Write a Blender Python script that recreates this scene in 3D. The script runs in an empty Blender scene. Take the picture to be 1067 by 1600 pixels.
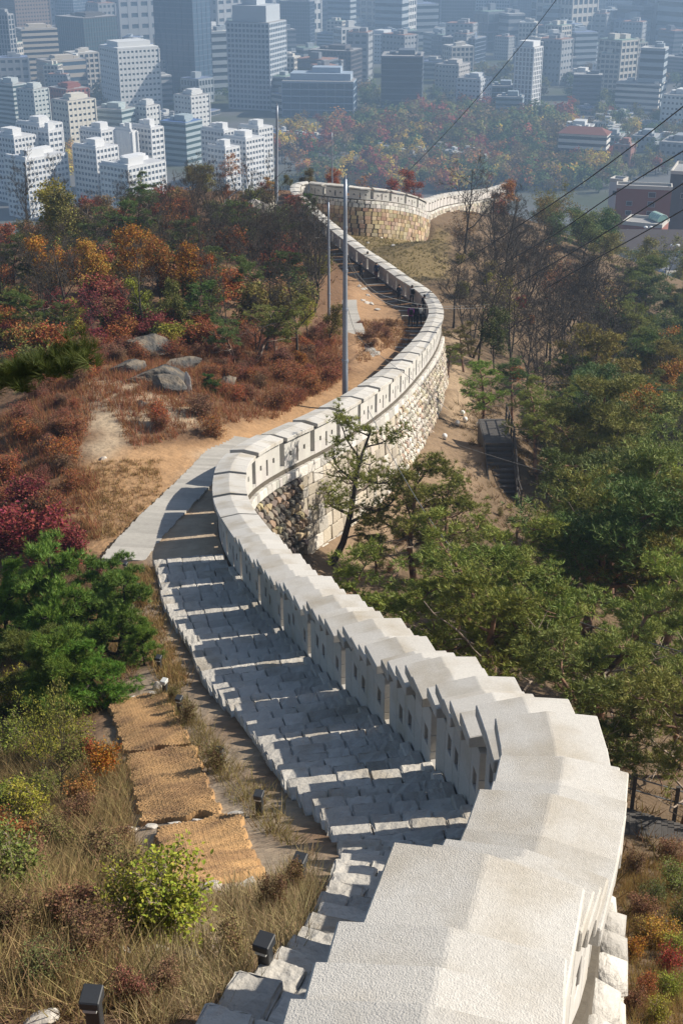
import bpy, bmesh, math, random
import numpy as np
from mathutils import Vector, Matrix

random.seed(7)
rng = np.random.default_rng(11)
SC = bpy.context.scene
COL = SC.collection

# ------------------------------------------------------------------ camera, world, sun, exposure
PITCH = math.radians(25.4)
F = 2000.0                       # focal length in photo pixels (1067 x 1600)
CAMZ = 150.0                     # the view point stands 150 m above the city floor
SUN_EL = math.radians(36.5)
SUN_AZ = math.radians(9.0)      # from +X towards +Y
cam_d = bpy.data.cameras.new('camera')
cam = bpy.data.objects.new('camera', cam_d)
COL.objects.link(cam)
cam.location = (0, 0, CAMZ)
cam.rotation_euler = (math.pi / 2 - PITCH, 0, 0)
cam_d.sensor_fit = 'VERTICAL'
cam_d.sensor_height = 24.0
cam_d.lens = 24.0 * F / 1600.0
cam_d.clip_start = 0.2
cam_d.clip_end = 20000
SC.camera = cam
W = bpy.data.worlds.new('World')
SC.world = W
W.use_nodes = True
nt = W.node_tree
bg = nt.nodes['Background']
sky = nt.nodes.new('ShaderNodeTexSky')
sky.sky_type = 'NISHITA'
sky.sun_disc = False
sky.sun_elevation = SUN_EL
sky.sun_rotation = math.pi / 2 - SUN_AZ
sky.air_density = 1.0
sky.dust_density = 1.2
nt.links.new(sky.outputs[0], bg.inputs[0])
bg.inputs[1].default_value = 0.085
sd = bpy.data.lights.new('sun', 'SUN')
sun = bpy.data.objects.new('sun', sd)
COL.objects.link(sun)
sd.energy = 4.7
sd.angle = math.radians(0.55)
sd.color = (1.0, 0.93, 0.82)
to_sun = Vector((math.cos(SUN_EL) * math.cos(SUN_AZ), math.cos(SUN_EL) * math.sin(SUN_AZ), math.sin(SUN_EL)))
sun.rotation_euler = to_sun.to_track_quat('Z', 'Y').to_euler()
sun.location = (60, 20, 260)
vs = SC.view_settings
vs.view_transform = 'Standard'
vs.look = 'None'
vs.exposure = 0.5
vs.gamma = 1.0
vs.use_curve_mapping = False

SC.cycles.max_bounces = 5
SC.cycles.diffuse_bounces = 2
SC.cycles.glossy_bounces = 2
SC.cycles.transmission_bounces = 2
SC.cycles.volume_bounces = 0
CP, SP = math.cos(PITCH), math.sin(PITCH)


def bp(u, v, d):
    """a point of the place from its photo pixel and its depth in metres"""
    xr = (u - 533.5) / F
    yr = (800 - v) / F
    return np.array([xr * d, (CP + yr * SP) * d, CAMZ + (-SP + yr * CP) * d])


# ------------------------------------------------------------------ scene helpers
def tag(o, label=None, cat=None, group=None, kind=None):
    if label: o['label'] = label
    if cat: o['category'] = cat
    if group: o['group'] = group
    if kind: o['kind'] = kind
    return o


def empty(name, loc=(0, 0, 0), rz=0.0, parent=None):
    o = bpy.data.objects.new(name, None)
    COL.objects.link(o)
    o.location = tuple(float(c) for c in loc)
    o.rotation_euler = (0, 0, rz)
    o.empty_display_size = 0.3
    if parent: o.parent = parent
    return o


def mk(name, data, mat=None, parent=None, color=None):
    o = bpy.data.objects.new(name, data)
    COL.objects.link(o)
    if mat is not None and len(data.materials) == 0:
        data.materials.append(mat)
    if parent is not None:
        o.parent = parent
    if color is not None:
        o.color = (color[0], color[1], color[2], 1)
    return o


def npmesh(name, V, Fc, mats=(), smooth=False, midx=None):
    """V (n,3), Fc (m,k)"""
    V = np.ascontiguousarray(V, dtype=np.float32)
    Fc = np.ascontiguousarray(Fc, dtype=np.int32)
    me = bpy.data.meshes.new(name)
    n, k = Fc.shape
    me.vertices.add(len(V))
    me.vertices.foreach_set('co', V.ravel())
    me.loops.add(n * k)
    me.loops.foreach_set('vertex_index', Fc.ravel())
    me.polygons.add(n)
    me.polygons.foreach_set('loop_start', np.arange(0, n * k, k, dtype=np.int32))
    for m in mats: me.materials.append(m)
    if midx is not None:
        me.polygons.foreach_set('material_index', np.ascontiguousarray(midx, dtype=np.int32))
    me.update(calc_edges=True)
    me.polygons.foreach_set('use_smooth', [smooth] * n)
    return me


class MB:
    def __init__(s):
        s.v = []
        s.f = []
        s.m = []

    def add(s, vs_, fs, mi=0):
        o = len(s.v)
        s.v += [tuple(float(c) for c in p) for p in vs_]
        s.f += [tuple(i + o for i in f) for f in fs]
        s.m += [mi] * len(fs)
        return s

    def box(s, x0, x1, y0, y1, z0, z1, mi=0):
        return s.add([(x0, y0, z0), (x1, y0, z0), (x1, y1, z0), (x0, y1, z0), (x0, y0, z1), (x1, y0, z1), (x1, y1, z1), (x0, y1, z1)],
                     BOXF, mi)

    def hexa(s, p8, mi=0):
        return s.add(p8, BOXF, mi)

    def tube(s, pts, rad, seg=6, mi=0, cap=True):
        pts = [Vector(p) for p in pts]
        n = len(pts)
        if not hasattr(rad, '__len__'): rad = [rad] * n
        vs_, fs = [], []
        ref = None
        for i, p in enumerate(pts):
            t = (pts[min(i + 1, n - 1)] - pts[max(i - 1, 0)])
            if t.length < 1e-9: t = Vector((0, 0, 1))
            t.normalize()
            if ref is None:
                ref = t.cross(Vector((0.31, 0.87, 0.12)))
                if ref.length < 0.05: ref = t.cross(Vector((1, 0, 0)))
            ref = (ref - t * ref.dot(t))
            ref.normalize()
            b = t.cross(ref)
            for k in range(seg):
                a = 2 * math.pi * k / seg
                vs_.append(p + (ref * math.cos(a) + b * math.sin(a)) * rad[i])
        for i in range(n - 1):
            for k in range(seg):
                k2 = (k + 1) % seg
                fs.append((i * seg + k, i * seg + k2, (i + 1) * seg + k2, (i + 1) * seg + k))
        if cap:
            fs.append(tuple(range(seg))[::-1])
            fs.append(tuple((n - 1) * seg + k for k in range(seg)))
        return s.add(vs_, fs, mi)

    def mesh(s, name, mats=(), smooth=False):
        me = bpy.data.meshes.new(name)
        me.from_pydata(s.v, [], s.f)
        for m in mats: me.materials.append(m)
        if any(s.m): me.polygons.foreach_set('material_index', s.m)
        if smooth: me.polygons.foreach_set('use_smooth', [True] * len(me.polygons))
        me.update()
        return me

    def build(s, name, mat, parent=None, smooth=False, color=None):
        mats = mat if isinstance(mat, (list, tuple)) else [mat]
        return mk(name, s.mesh(name, mats, smooth), None, parent, color)


BOXF = [(3, 2, 1, 0), (4, 5, 6, 7), (0, 1, 5, 4), (1, 2, 6, 5), (2, 3, 7, 6), (3, 0, 4, 7)]


def bevel_mesh(me, w, seg=1):
    bm = bmesh.new()
    bm.from_mesh(me)
    bmesh.ops.bevel(bm, geom=list(bm.edges), offset=w, segments=seg, affect='EDGES', profile=0.6)
    bm.to_mesh(me)
    bm.free()
    return me


# ------------------------------------------------------------------ materials
def M(name, color=None, var=0.15, rough=0.9, noise=3.0, detail=6.0, bump=0.0, bscale=20.0, bdist=0.02, island=0.0, objvar=0.0,
      trans=0.0, color2=None, c2scale=0.6, c2lo=0.45, c2hi=0.62, metallic=0.0, spec=0.3, attr=None, coord='Object'):
    """procedural surface: base colour (or the object's own colour) with noise, a second tone in patches, random pieces, bump"""
    m = bpy.data.materials.new(name)
    m.use_nodes = True
    t = m.node_tree
    N, L = t.nodes, t.links
    bsdf = N['Principled BSDF']
    bsdf.inputs['Roughness'].default_value = rough
    bsdf.inputs['Metallic'].default_value = metallic
    bsdf.inputs['Specular IOR Level'].default_value = spec
    tc = N.new('ShaderNodeTexCoord')
    co = tc.outputs[coord]
    if color is None and attr is None:
        oi = N.new('ShaderNodeObjectInfo')
        col = oi.outputs['Color']
    elif attr:
        at = N.new('ShaderNodeAttribute')
        at.attribute_name = attr
        col = at.outputs['Color']
    else:
        rgb = N.new('ShaderNodeRGB')
        rgb.outputs[0].default_value = (*color, 1)
        col = rgb.outputs[0]
    if color2 is not None:
        nz = N.new('ShaderNodeTexNoise')
        nz.inputs['Scale'].default_value = c2scale
        nz.inputs['Detail'].default_value = 8
        L.new(co, nz.inputs['Vector'])
        mr = N.new('ShaderNodeMapRange')
        mr.inputs['From Min'].default_value = c2lo
        mr.inputs['From Max'].default_value = c2hi
        L.new(nz.outputs['Fac'], mr.inputs['Value'])
        mx = N.new('ShaderNodeMix')
        mx.data_type = 'RGBA'
        L.new(mr.outputs[0], mx.inputs['Factor'])
        L.new(col, mx.inputs['A'])
        mx.inputs['B'].default_value = (*color2, 1)
        col = mx.outputs['Result']
    val = None

    def addval(sock, amt, base=0.5):
        nonlocal val
        ma = N.new('ShaderNodeMath')
        ma.operation = 'MULTIPLY_ADD'
        ma.inputs[1].default_value = 2 * amt
        ma.inputs[2].default_value = 1 - 2 * amt * base
        L.new(sock, ma.inputs[0])
        if val is None:
            val = ma.outputs[0]
        else:
            mm = N.new('ShaderNodeMath')
            mm.operation = 'MULTIPLY'
            L.new(val, mm.inputs[0])
            L.new(ma.outputs[0], mm.inputs[1])
            val = mm.outputs[0]
    if var > 0:
        nz = N.new('ShaderNodeTexNoise')
        nz.inputs['Scale'].default_value = noise
        nz.inputs['Detail'].default_value = detail
        nz.inputs['Roughness'].default_value = 0.65
        L.new(co, nz.inputs['Vector'])
        addval(nz.outputs['Fac'], var * 2)
    hue = None
    if island > 0:
        ge = N.new('ShaderNodeNewGeometry')
        addval(ge.outputs['Random Per Island'], island)
        hue = ge.outputs['Random Per Island']
    if objvar > 0:
        oi2 = N.new('ShaderNodeObjectInfo')
        addval(oi2.outputs['Random'], objvar)
    if val is not None:
        hs = N.new('ShaderNodeHueSaturation')
        L.new(val, hs.inputs['Value'])
        L.new(col, hs.inputs['Color'])
        if hue is not None:
            ma = N.new('ShaderNodeMath')
            ma.operation = 'MULTIPLY_ADD'
            ma.inputs[1].default_value = 0.06
            ma.inputs[2].default_value = 0.47
            wn = N.new('ShaderNodeTexWhiteNoise')
            wn.noise_dimensions = '1D'
            L.new(hue, wn.inputs['W'])
            L.new(wn.outputs['Value'], ma.inputs[0])
            L.new(ma.outputs[0], hs.inputs['Hue'])
        col = hs.outputs[0]
    L.new(col, bsdf.inputs['Base Color'])
    if bump > 0:
        nb = N.new('ShaderNodeTexNoise')
        nb.inputs['Scale'].default_value = bscale
        nb.inputs['Detail'].default_value = 5
        L.new(co, nb.inputs['Vector'])
        bu = N.new('ShaderNodeBump')
        bu.inputs['Strength'].default_value = bump
        bu.inputs['Distance'].default_value = bdist
        L.new(nb.outputs['Fac'], bu.inputs['Height'])
        L.new(bu.outputs[0], bsdf.inputs['Normal'])
    if trans > 0:
        tr = N.new('ShaderNodeBsdfTranslucent')
        L.new(col, tr.inputs['Color'])
        ms = N.new('ShaderNodeMixShader')
        ms.inputs[0].default_value = trans
        L.new(bsdf.outputs[0], ms.inputs[1])
        L.new(tr.outputs[0], ms.inputs[2])
        L.new(ms.outputs[0], N['Material Output'].inputs['Surface'])
    return m


m_cap = M('hammered_granite_cap', (0.51, 0.485, 0.44), var=0.13, noise=34.0, rough=0.92, bump=0.8, bscale=115, bdist=0.009, objvar=0.07,
          color2=(0.36, 0.31, 0.235), c2scale=1.4, c2lo=0.47, c2hi=0.80)
m_block = M('cut_granite_block', (0.48, 0.455, 0.415), var=0.08, noise=20.0, rough=0.92, bump=0.3, bscale=45, bdist=0.008, objvar=0.08,
            color2=(0.42, 0.38, 0.31), c2scale=0.9, c2lo=0.52, c2hi=0.72)
m_merlon = M('granite_merlon', (0.50, 0.475, 0.435), var=0.08, noise=2.0, rough=0.92, bump=0.25, bscale=30, bdist=0.01, island=0.07)
m_stone = M('rampart_stone', None, var=0.16, noise=5.0, rough=0.93, bump=0.7, bscale=9, bdist=0.04, island=0.0, objvar=0.25)
m_stone_j = M('rampart_stone_mass', None, var=0.14, noise=4.0, rough=0.93, bump=0.6, bscale=8, bdist=0.04, island=0.28)
m_core = M('rampart_mortar', (0.10, 0.085, 0.065), var=0.2, noise=3.0, bump=0.5, bscale=8, bdist=0.05)
m_step = M('stair_granite', (0.46, 0.43, 0.38), var=0.16, noise=4.0, rough=0.95, bump=0.8, bscale=16, bdist=0.03, objvar=0.16,
           color2=(0.30, 0.25, 0.18), c2scale=1.1, c2lo=0.52, c2hi=0.78)
m_plank = M('weathered_plank', (0.40, 0.375, 0.33), var=0.12, noise=6.0, rough=0.9, bump=0.3, bscale=25, bdist=0.01, objvar=0.12)
m_ground = M('hill_soil', attr='Col', var=0.22, noise=1.6, detail=10, rough=1.0, bump=0.8, bscale=3.5, bdist=0.12, spec=0.1)
m_leaf = M('leaf', None, var=0.0, rough=0.7, island=0.38, objvar=0.1, trans=0.28, spec=0.25)
m_needle = M('pine_needle', None, var=0.0, rough=0.6, island=0.32, objvar=0.12, trans=0.12, spec=0.3)
m_grass = M('dry_grass_blade', None, var=0.0, rough=0.85, island=0.4, trans=0.3, spec=0.15)
m_bark = M('dark_bark', (0.055, 0.045, 0.036), var=0.3, noise=8.0, bump=0.6, bscale=25, bdist=0.02)
m_bark_pine = M('red_pine_bark', (0.24, 0.135, 0.085), var=0.3, noise=7.0, bump=0.6, bscale=25, bdist=0.02, color2=(0.07, 0.05, 0.04), c2scale=3)
m_twig = M('pale_twig', (0.30, 0.235, 0.18), var=0.25, noise=8.0)
m_rock = M('granite_outcrop', (0.19, 0.155, 0.115), var=0.25, noise=2.0, bump=1.0, bscale=4, bdist=0.16, color2=(0.07, 0.066, 0.06), c2scale=1.0, c2lo=.42, c2hi=.56)
m_rockp = M('pale_stone', (0.50, 0.46, 0.40), var=0.18, noise=3.0, bump=0.7, bscale=7, bdist=0.05)
m_coir = M('coir_fibre', (0.43, 0.26, 0.12), var=0.2, noise=5.0, rough=1.0, bump=0.6, bscale=60, bdist=0.01, color2=(0.30, 0.18, 0.09), c2scale=1.5)
m_lamp = M('dark_painted_metal', (0.035, 0.037, 0.04), var=0.08, noise=6.0, rough=0.45, spec=0.5)
m_lens = M('frosted_lens', (0.55, 0.55, 0.52), var=0.03, rough=0.4)
m_globe = M('white_globe', (0.75, 0.74, 0.71), var=0.06, noise=8, rough=0.5)
m_pole = M('galvanised_steel', (0.28, 0.31, 0.36), var=0.08, noise=3.0, rough=0.45, metallic=0.35, spec=0.5)
m_wire = M('cable_sheath', (0.03, 0.03, 0.035), var=0.05, rough=0.6)
m_wirep = M('aluminium_cable', (0.16, 0.165, 0.17), var=0.05, rough=0.5)
m_deck = M('dark_deck_timber', (0.085, 0.078, 0.072), var=0.2, noise=5.0, rough=0.85, objvar=0.15, bump=0.3, bscale=30, bdist=0.01)
m_wall = M('facade', None, var=0.05, noise=0.06, rough=0.85, objvar=0.03)
m_glass = M('curtain_glass', None, var=0.10, noise=0.05, detail=3, rough=0.16, spec=0.6)
m_roof = M('roof_surface', None, var=0.12, noise=0.15, rough=0.9)
m_city = M('city_floor', (0.12, 0.118, 0.115), var=0.3, noise=0.012, detail=12, rough=1.0, color2=(0.05, 0.06, 0.03), c2scale=0.006, c2lo=0.44, c2hi=0.56)
m_car = M('car_paint', None, var=0.02, rough=0.25, spec=0.6)
m_cloth = M('clothing', None, var=0.12, noise=9.0, rough=0.9)


# ------------------------------------------------------------------ the line of the wall (ridge of its cap stones)
RIDGE = [(704, 1475, 6.5), (736, 1393, 7.15), (813, 1360, 8.6), (845, 1322, 9.4), (864, 1276, 10.3), (880, 1213, 12.3), (860, 1168, 14.0), (805, 1126, 15.8),
         (747, 1085, 17.8), (691, 1050, 19.8), (637, 1017, 21.8), (575, 980, 24.2), (520, 943, 26.9), (470, 905, 30), (430, 870, 33), (398, 835, 36),
         (376, 805, 38.6), (362, 780, 41), (358, 750, 43.6), (366, 718, 46.3), (395, 694, 48.5), (440, 672, 51), (500, 645, 54.5),
         (560, 612, 59.5), (610, 578, 66), (645, 545, 74), (667, 520, 83), (678, 500, 91), (681, 482, 98), (671, 462, 105), (655, 448, 109.5),
         (630, 432, 114.5), (598, 410, 120.5), (562, 386, 126), (535, 365, 131.5), (505, 340, 139), (475, 312, 150), (461, 297, 156),
         (464, 287, 160.5), (482, 284, 163), (510, 286, 161), (560, 291, 160), (600, 295, 162), (640, 303, 166), (660, 312, 169.5)]


def catmull(P, n=24):
    P = np.array(P)
    Q = np.vstack([2 * P[0] - P[1], P, 2 * P[-1] - P[-2]])
    out = []
    for i in range(1, len(Q) - 2):
        p0, p1, p2, p3 = Q[i - 1], Q[i], Q[i + 1], Q[i + 2]
        for k in range(n):
            t = k / n
            out.append(0.5 * ((2 * p1) + (-p0 + p2) * t + (2 * p0 - 5 * p1 + 4 * p2 - p3) * t * t + (-p0 + 3 * p1 - 3 * p2 + p3) * t ** 3))
    out.append(Q[-2])
    return np.array(out)


class Path:
    def __init__(s, P, step=0.1, zsig=1.5):
        C = catmull(P)
        dl = np.hypot(*(np.diff(C[:, :2], axis=0).T))
        l = np.concatenate([[0], np.cumsum(dl)])
        s.n = int(l[-1] / step) + 1
        s.L = np.arange(s.n) * step
        s.len = s.L[-1]
        s.p = np.column_stack([np.interp(s.L, l, C[:, k]) for k in range(3)])
        for k, sg in ((0, 0.5), (1, 0.5), (2, zsig)):
            w = int(3 * sg / step)
            ker = np.exp(-0.5 * (np.arange(-w, w + 1) * step / sg) ** 2)
            ker /= ker.sum()
            a = s.p[:, k]
            pad = np.concatenate([2 * a[0] - a[w:0:-1], a, 2 * a[-1] - a[-2:-w - 2:-1]])
            s.p[:, k] = np.convolve(pad, ker, 'valid')
        t = np.gradient(s.p, axis=0)
        s.t = t[:, :2] / np.linalg.norm(t[:, :2], axis=1)[:, None]
        s.slope = t[:, 2] / np.linalg.norm(t[:, :2], axis=1)

    def at(s, L):
        p = np.array([np.interp(L, s.L, s.p[:, k]) for k in range(3)])
        t = np.array([np.interp(L, s.L, s.t[:, k]) for k in range(2)])
        t /= np.linalg.norm(t)
        over = L - s.len if L > s.len else (L if L < 0 else 0)
        if over:
            p[:2] += t * over
            p[2] += over * (s.slope[0] if L < 0 else s.slope[-1])
        return p, t, np.array([t[1], -t[0]])

    def sl(s, L):
        return float(np.interp(L, s.L, s.slope))

    def pt(s, L, n, z):
        p, t, r = s.at(L)
        return (p[0] + r[0] * n, p[1] + r[1] * n, z)


r0 = bp(704, 1475, 6.5)
PW = [np.array(r0) + np.array([-0.62, -3.6, 1.9]), np.array(r0) + np.array([-0.3, -1.6, 0.85])] + [bp(*r) for r in RIDGE]
WALL = Path(PW)
WALLC = Path(PW, zsig=0.35)      # the caps step less evenly than the walk beside them
FAR = Path([bp(659, 311.5, 169.2), bp(667, 313, 173), bp(684, 306.5, 184), bp(712, 301.5, 198), bp(745, 298, 210), bp(768, 294, 218), bp(788, 287, 225)], zsig=2.5)
print('wall length', WALL.len, FAR.len)
PARH = 1.5          # ridge of the cap above the walk


# ------------------------------------------------------------------ the lie of the land
def rbf(pts):
    P = np.array(pts, float)
    n = len(P)
    D = np.hypot(P[:, None, 0] - P[None, :, 0], P[:, None, 1] - P[None, :, 1])
    A = np.zeros((n + 3, n + 3))
    A[:n, :n] = D - np.eye(n) * 0.25
    A[:n, n] = 1
    A[:n, n + 1:] = P[:, :2] * 0.01
    A[n:, :n] = A[:n, n:].T
    b = np.zeros(n + 3)
    b[:n] = P[:, 2]
    w = np.linalg.solve(A, b)

    def f(x, y):
        x = np.asarray(x, float)
        y = np.asarray(y, float)
        o = np.full(x.shape, w[n])
        o += w[n + 1] * x * 0.01 + w[n + 2] * y * 0.01
        for i in range(n):
            o += w[i] * np.hypot(x - P[i, 0], y - P[i, 1])
        return o
    return f


FARPTS = [(-15, 190, 110), (5, 192, 109), (28, 205, 105), (-45, 200, 92), (50, 230, 88), (0, 250, 70), (-100, 250, 55), (0, 350, 38), (-150, 400, 10),
          (0, 500, 2), (-300, 300, -2), (-300, 0, -2), (-200, 600, -3), (0, 700, -3), (300, 700, -3), (100, 250, 72), (80, 335, 57), (130, 335, 55),
          (105, 300, 59), (160, 300, 57), (110, 390, 50), (150, 200, 75), (300, 300, 40), (320, 0, 40), (250, 450, 20), (120, 450, 30), (110, 560, 0), (450, 600, -3), (-450, 600, -3),
          (-450, -50, -3), (450, -50, 30), (450, 300, 10), (-120, 150, 70)]
inp, outp = [], []
for L in np.arange(0, WALL.len, 2.5):
    p, t, r = WALL.at(L)
    g = p[2] - PARH
    inp.append((p[0], p[1], g))
    if L < 37:
        offs = ((-3.0, -.16), (-5.5, -.50), (-9.5, -1.5), (-16, -5))
    elif L < 92:
        offs = ((-2.6, -.05),)
    else:
        offs = ((-3.0, -.05),)
    for s_, dz in offs:
        inp.append((p[0] + r[0] * s_, p[1] + r[1] * s_, g + dz))
    drop = np.interp(L, [0, 14, 30, 40, 60, 90, 110, 140, 158, 168, 190, 200], [2.6, 3.2, 3.6, 3.7, 3.9, 3.6, 2.4, 2.6, 4.4, 4.6, 4.4, 4])
    outp.append((p[0] + r[0] * 0.5, p[1] + r[1] * 0.5, g - drop))
    if L < 45 or 45 < L < 100:
        outp.append((p[0] + r[0] * 3.2, p[1] + r[1] * 3.2, g - drop - (0.9 if L > 8 else 0.6)))
for L in np.arange(2, FAR.len, 5):
    p, t, r = FAR.at(L)
    inp.append((p[0] - r[0], p[1] - r[1], p[2] - 1.5))
    outp.append((p[0] + r[0], p[1] + r[1], p[2] - 2.5))
for q in [(160, 715, 50), (250, 590, 60.5), (100, 700, 51.5), (300, 640, 56), (590, 520, 84.5), (480, 520, 82), (300, 470, 84), (150, 430, 92), (100, 340, 126),
          (430, 322, 146), (400, 318, 147), (250, 335, 128), (450, 420, 112), (30, 560, 66), (0, 450, 88), (520, 440, 112)]:
    inp.append(tuple(bp(*q)))
inp += [(-60, 60, 108), (-60, 100, 104), (-70, 140, 96), (-30, 22, 126), (-60, 0, 105), (-35, 152, 114), (-18, 165, 117), (-12, 178, 114)]
for q in [(785, 690, 75), (795, 778, 73), (720, 560, 104), (715, 600, 90), (640, 425, 129), (600, 385, 146), (560, 372, 150), (690, 372, 140)]:
    outp.append(tuple(bp(*q)))
outp += [(14, 69, 118.5), (25, 60, 112), (32, 100, 105), (50, 150, 90), (20, 75, 113), (20, 20, 130), (32, 40, 119), (40, 0, 125), (15, -5, 140), (26, 130, 108), (14, 30, 126), (22, 165, 103),
         (10, 45, 124.5)]
f_in = rbf(inp + FARPTS)
f_out = rbf(outp + FARPTS)
f_far = rbf(FARPTS + [(-18, 165, 117), (22, 165, 103)])
poly = [(WALL.at(-20)[0][0], -30.0)] + [tuple(WALL.pt(L, 0.2, 0)[:2]) for L in np.arange(-1, WALL.len, 1.0)] \
    + [tuple(FAR.pt(L, 0.2, 0)[:2]) for L in np.arange(1, FAR.len, 1.5)] + [(60, 226), (500, 260), (500, -30)]
POLY = np.array(poly)


def inpoly(x, y, P):
    x = np.asarray(x, float)
    y = np.asarray(y, float)
    c = np.zeros(x.shape, bool)
    n = len(P)
    for i in range(n):
        x1, y1 = P[i]
        x2, y2 = P[(i + 1) % n]
        if y1 == y2: continue
        m = ((y1 > y) != (y2 > y))
        c ^= m & (x < (x2 - x1) * (y - y1) / (y2 - y1) + x1)
    return c


def gz(x, y):
    x = np.atleast_1d(np.asarray(x, float))
    y = np.atleast_1d(np.asarray(y, float))
    side = inpoly(x, y, POLY)
    z = np.where(side, f_out(x, y), f_in(x, y))
    w = np.clip((y - 185) / 55, 0, 1)
    w = w * w * (3 - 2 * w)
    z = z * (1 - w) + f_far(x, y) * w
    return z + 0.10 * np.sin(x * 0.9 + y * 0.37) * np.sin(y * 0.61 - x * 0.3) * np.clip((np.hypot(x, y) - 30) / 40, 0, 1)


_pa, _pb = POLY, np.roll(POLY, -1, axis=0)
_gx, _gy = np.arange(-60, 80.1, 0.8), np.arange(-8, 240.1, 0.8)
_mx, _my = np.meshgrid(_gx, _gy)
_gi, _go = f_in(_mx.ravel(), _my.ravel()).reshape(_mx.shape), f_out(_mx.ravel(), _my.ravel()).reshape(_mx.shape)


_hx, _hy = np.arange(-460, 460.1, 5.0), np.arange(-30, 760.1, 5.0)
_kx, _ky = np.meshgrid(_hx, _hy)
_gf = gz(_kx.ravel(), _ky.ravel()).reshape(_kx.shape)


def gz1(x, y):
    """height of the ground at one place (quick)"""
    if not (-59 < x < 79 and -7 < y < 184):
        if not (-459 < x < 459 and -29 < y < 755): return -3.0
        fx, fy = (x + 460) / 5, (y + 30) / 5
        i, j = int(fx), int(fy)
        fx -= i
        fy -= j
        return float((_gf[j, i] * (1 - fx) + _gf[j, i + 1] * fx) * (1 - fy) + (_gf[j + 1, i] * (1 - fx) + _gf[j + 1, i + 1] * fx) * fy)
    m = (_pa[:, 1] > y) != (_pb[:, 1] > y)
    a, b = _pa[m], _pb[m]
    out = (x < (b[:, 0] - a[:, 0]) * (y - a[:, 1]) / (b[:, 1] - a[:, 1]) + a[:, 0]).sum() % 2
    T = _go if out else _gi
    fx, fy = (x + 60) / 0.8, (y + 8) / 0.8
    i, j = int(fx), int(fy)
    fx -= i
    fy -= j
    z = (T[j, i] * (1 - fx) + T[j, i + 1] * fx) * (1 - fy) + (T[j + 1, i] * (1 - fx) + T[j + 1, i + 1] * fx) * fy
    return float(z + 0.10 * math.sin(x * 0.9 + y * 0.37) * math.sin(y * 0.61 - x * 0.3) * min(max((math.hypot(x, y) - 30) / 40, 0), 1))


_DS = np.concatenate([np.arange(4, 60, 0.4), np.arange(60, 200, 1.0), np.arange(200, 700, 4)])


def ray(u, v):
    """where the sight line through a photo pixel meets the hill"""
    a, b = bp(u, v, 1.0), None
    dx, dy, dz = a[0], a[1], a[2] - CAMZ
    h = CAMZ + dz * _DS - gz(dx * _DS, dy * _DS)
    i = int(np.argmax(h < 0)) if (h < 0).any() else len(h) - 1
    if i > 0:
        f = h[i - 1] / (h[i - 1] - h[i] + 1e-9)
        d = _DS[i - 1] + f * (_DS[i] - _DS[i - 1])
    else:
        d = _DS[0]
    return np.array([dx * d, dy * d, gz1(dx * d, dy * d)])


def gp(u, Y):
    """ground point in photo column u at Y metres ahead"""
    z = CAMZ - 20
    for _ in range(5):
        d = Y * CP - (z - CAMZ) * SP
        x = (u - 533.5) / F * d
        z = gz1(x, Y)
    return np.array([x, Y, z])


def zpix(v, Y):
    """height of photo row v at Y metres ahead"""
    yr = (800 - v) / F
    return CAMZ + (-SP + yr * CP) / (CP + yr * SP) * Y


def rpoly(pix):
    return np.array([ray(u, v)[:2] for u, v in pix])


# hill sheet
def grow(a, b, h0, g, hmax):
    out = [a]
    h = h0
    while out[-1] < b:
        out.append(out[-1] + h)
        h = min(h * g, hmax)
    return out


xs = np.array([-v for v in grow(20, 450, 0.6, 1.09, 20)][::-1][:-1] + list(np.arange(-20, 13, 0.45)) + grow(13, 450, 0.6, 1.09, 20))
ys = np.array(list(np.arange(-6, 60, 0.42)) + list(np.arange(60, 172, 0.55)) + grow(172, 720, 0.8, 1.07, 14))
GX, GY = np.meshgrid(xs, ys)
GZ = gz(GX.ravel(), GY.ravel()).reshape(GX.shape)
nx, ny = len(xs), len(ys)
Vt = np.column_stack([GX.ravel(), GY.ravel(), GZ.ravel()])
ii = (np.arange(ny - 1)[:, None] * nx + np.arange(nx - 1)[None, :]).ravel()
Ft = np.column_stack([ii, ii + 1, ii + nx + 1, ii + nx])
me = npmesh('hillside', Vt, Ft, [m_ground], smooth=True)
hill = mk('hillside', me)
tag(hill, kind='structure')
# soil colours by zone (real differences of the ground: litter, bare sand, worn path)
colr = np.tile(np.array([0.115, 0.082, 0.05]), (len(Vt), 1))
sideV = inpoly(Vt[:, 0], Vt[:, 1], POLY)
colr[sideV] = (0.15, 0.105, 0.066)
colr[~sideV] = (0.16, 0.095, 0.055)


def zone(pix, c, soft=None):
    P = rpoly(pix)
    j = np.column_stack([np.sin(Vt[:, 1] * 2.1 + Vt[:, 0]), np.cos(Vt[:, 0] * 1.7 - Vt[:, 1])]) * 0.3
    k = inpoly(Vt[:, 0] + j[:, 0], Vt[:, 1] + j[:, 1], P)
    colr[k & ~sideV if soft is None else k & sideV] = c


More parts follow.
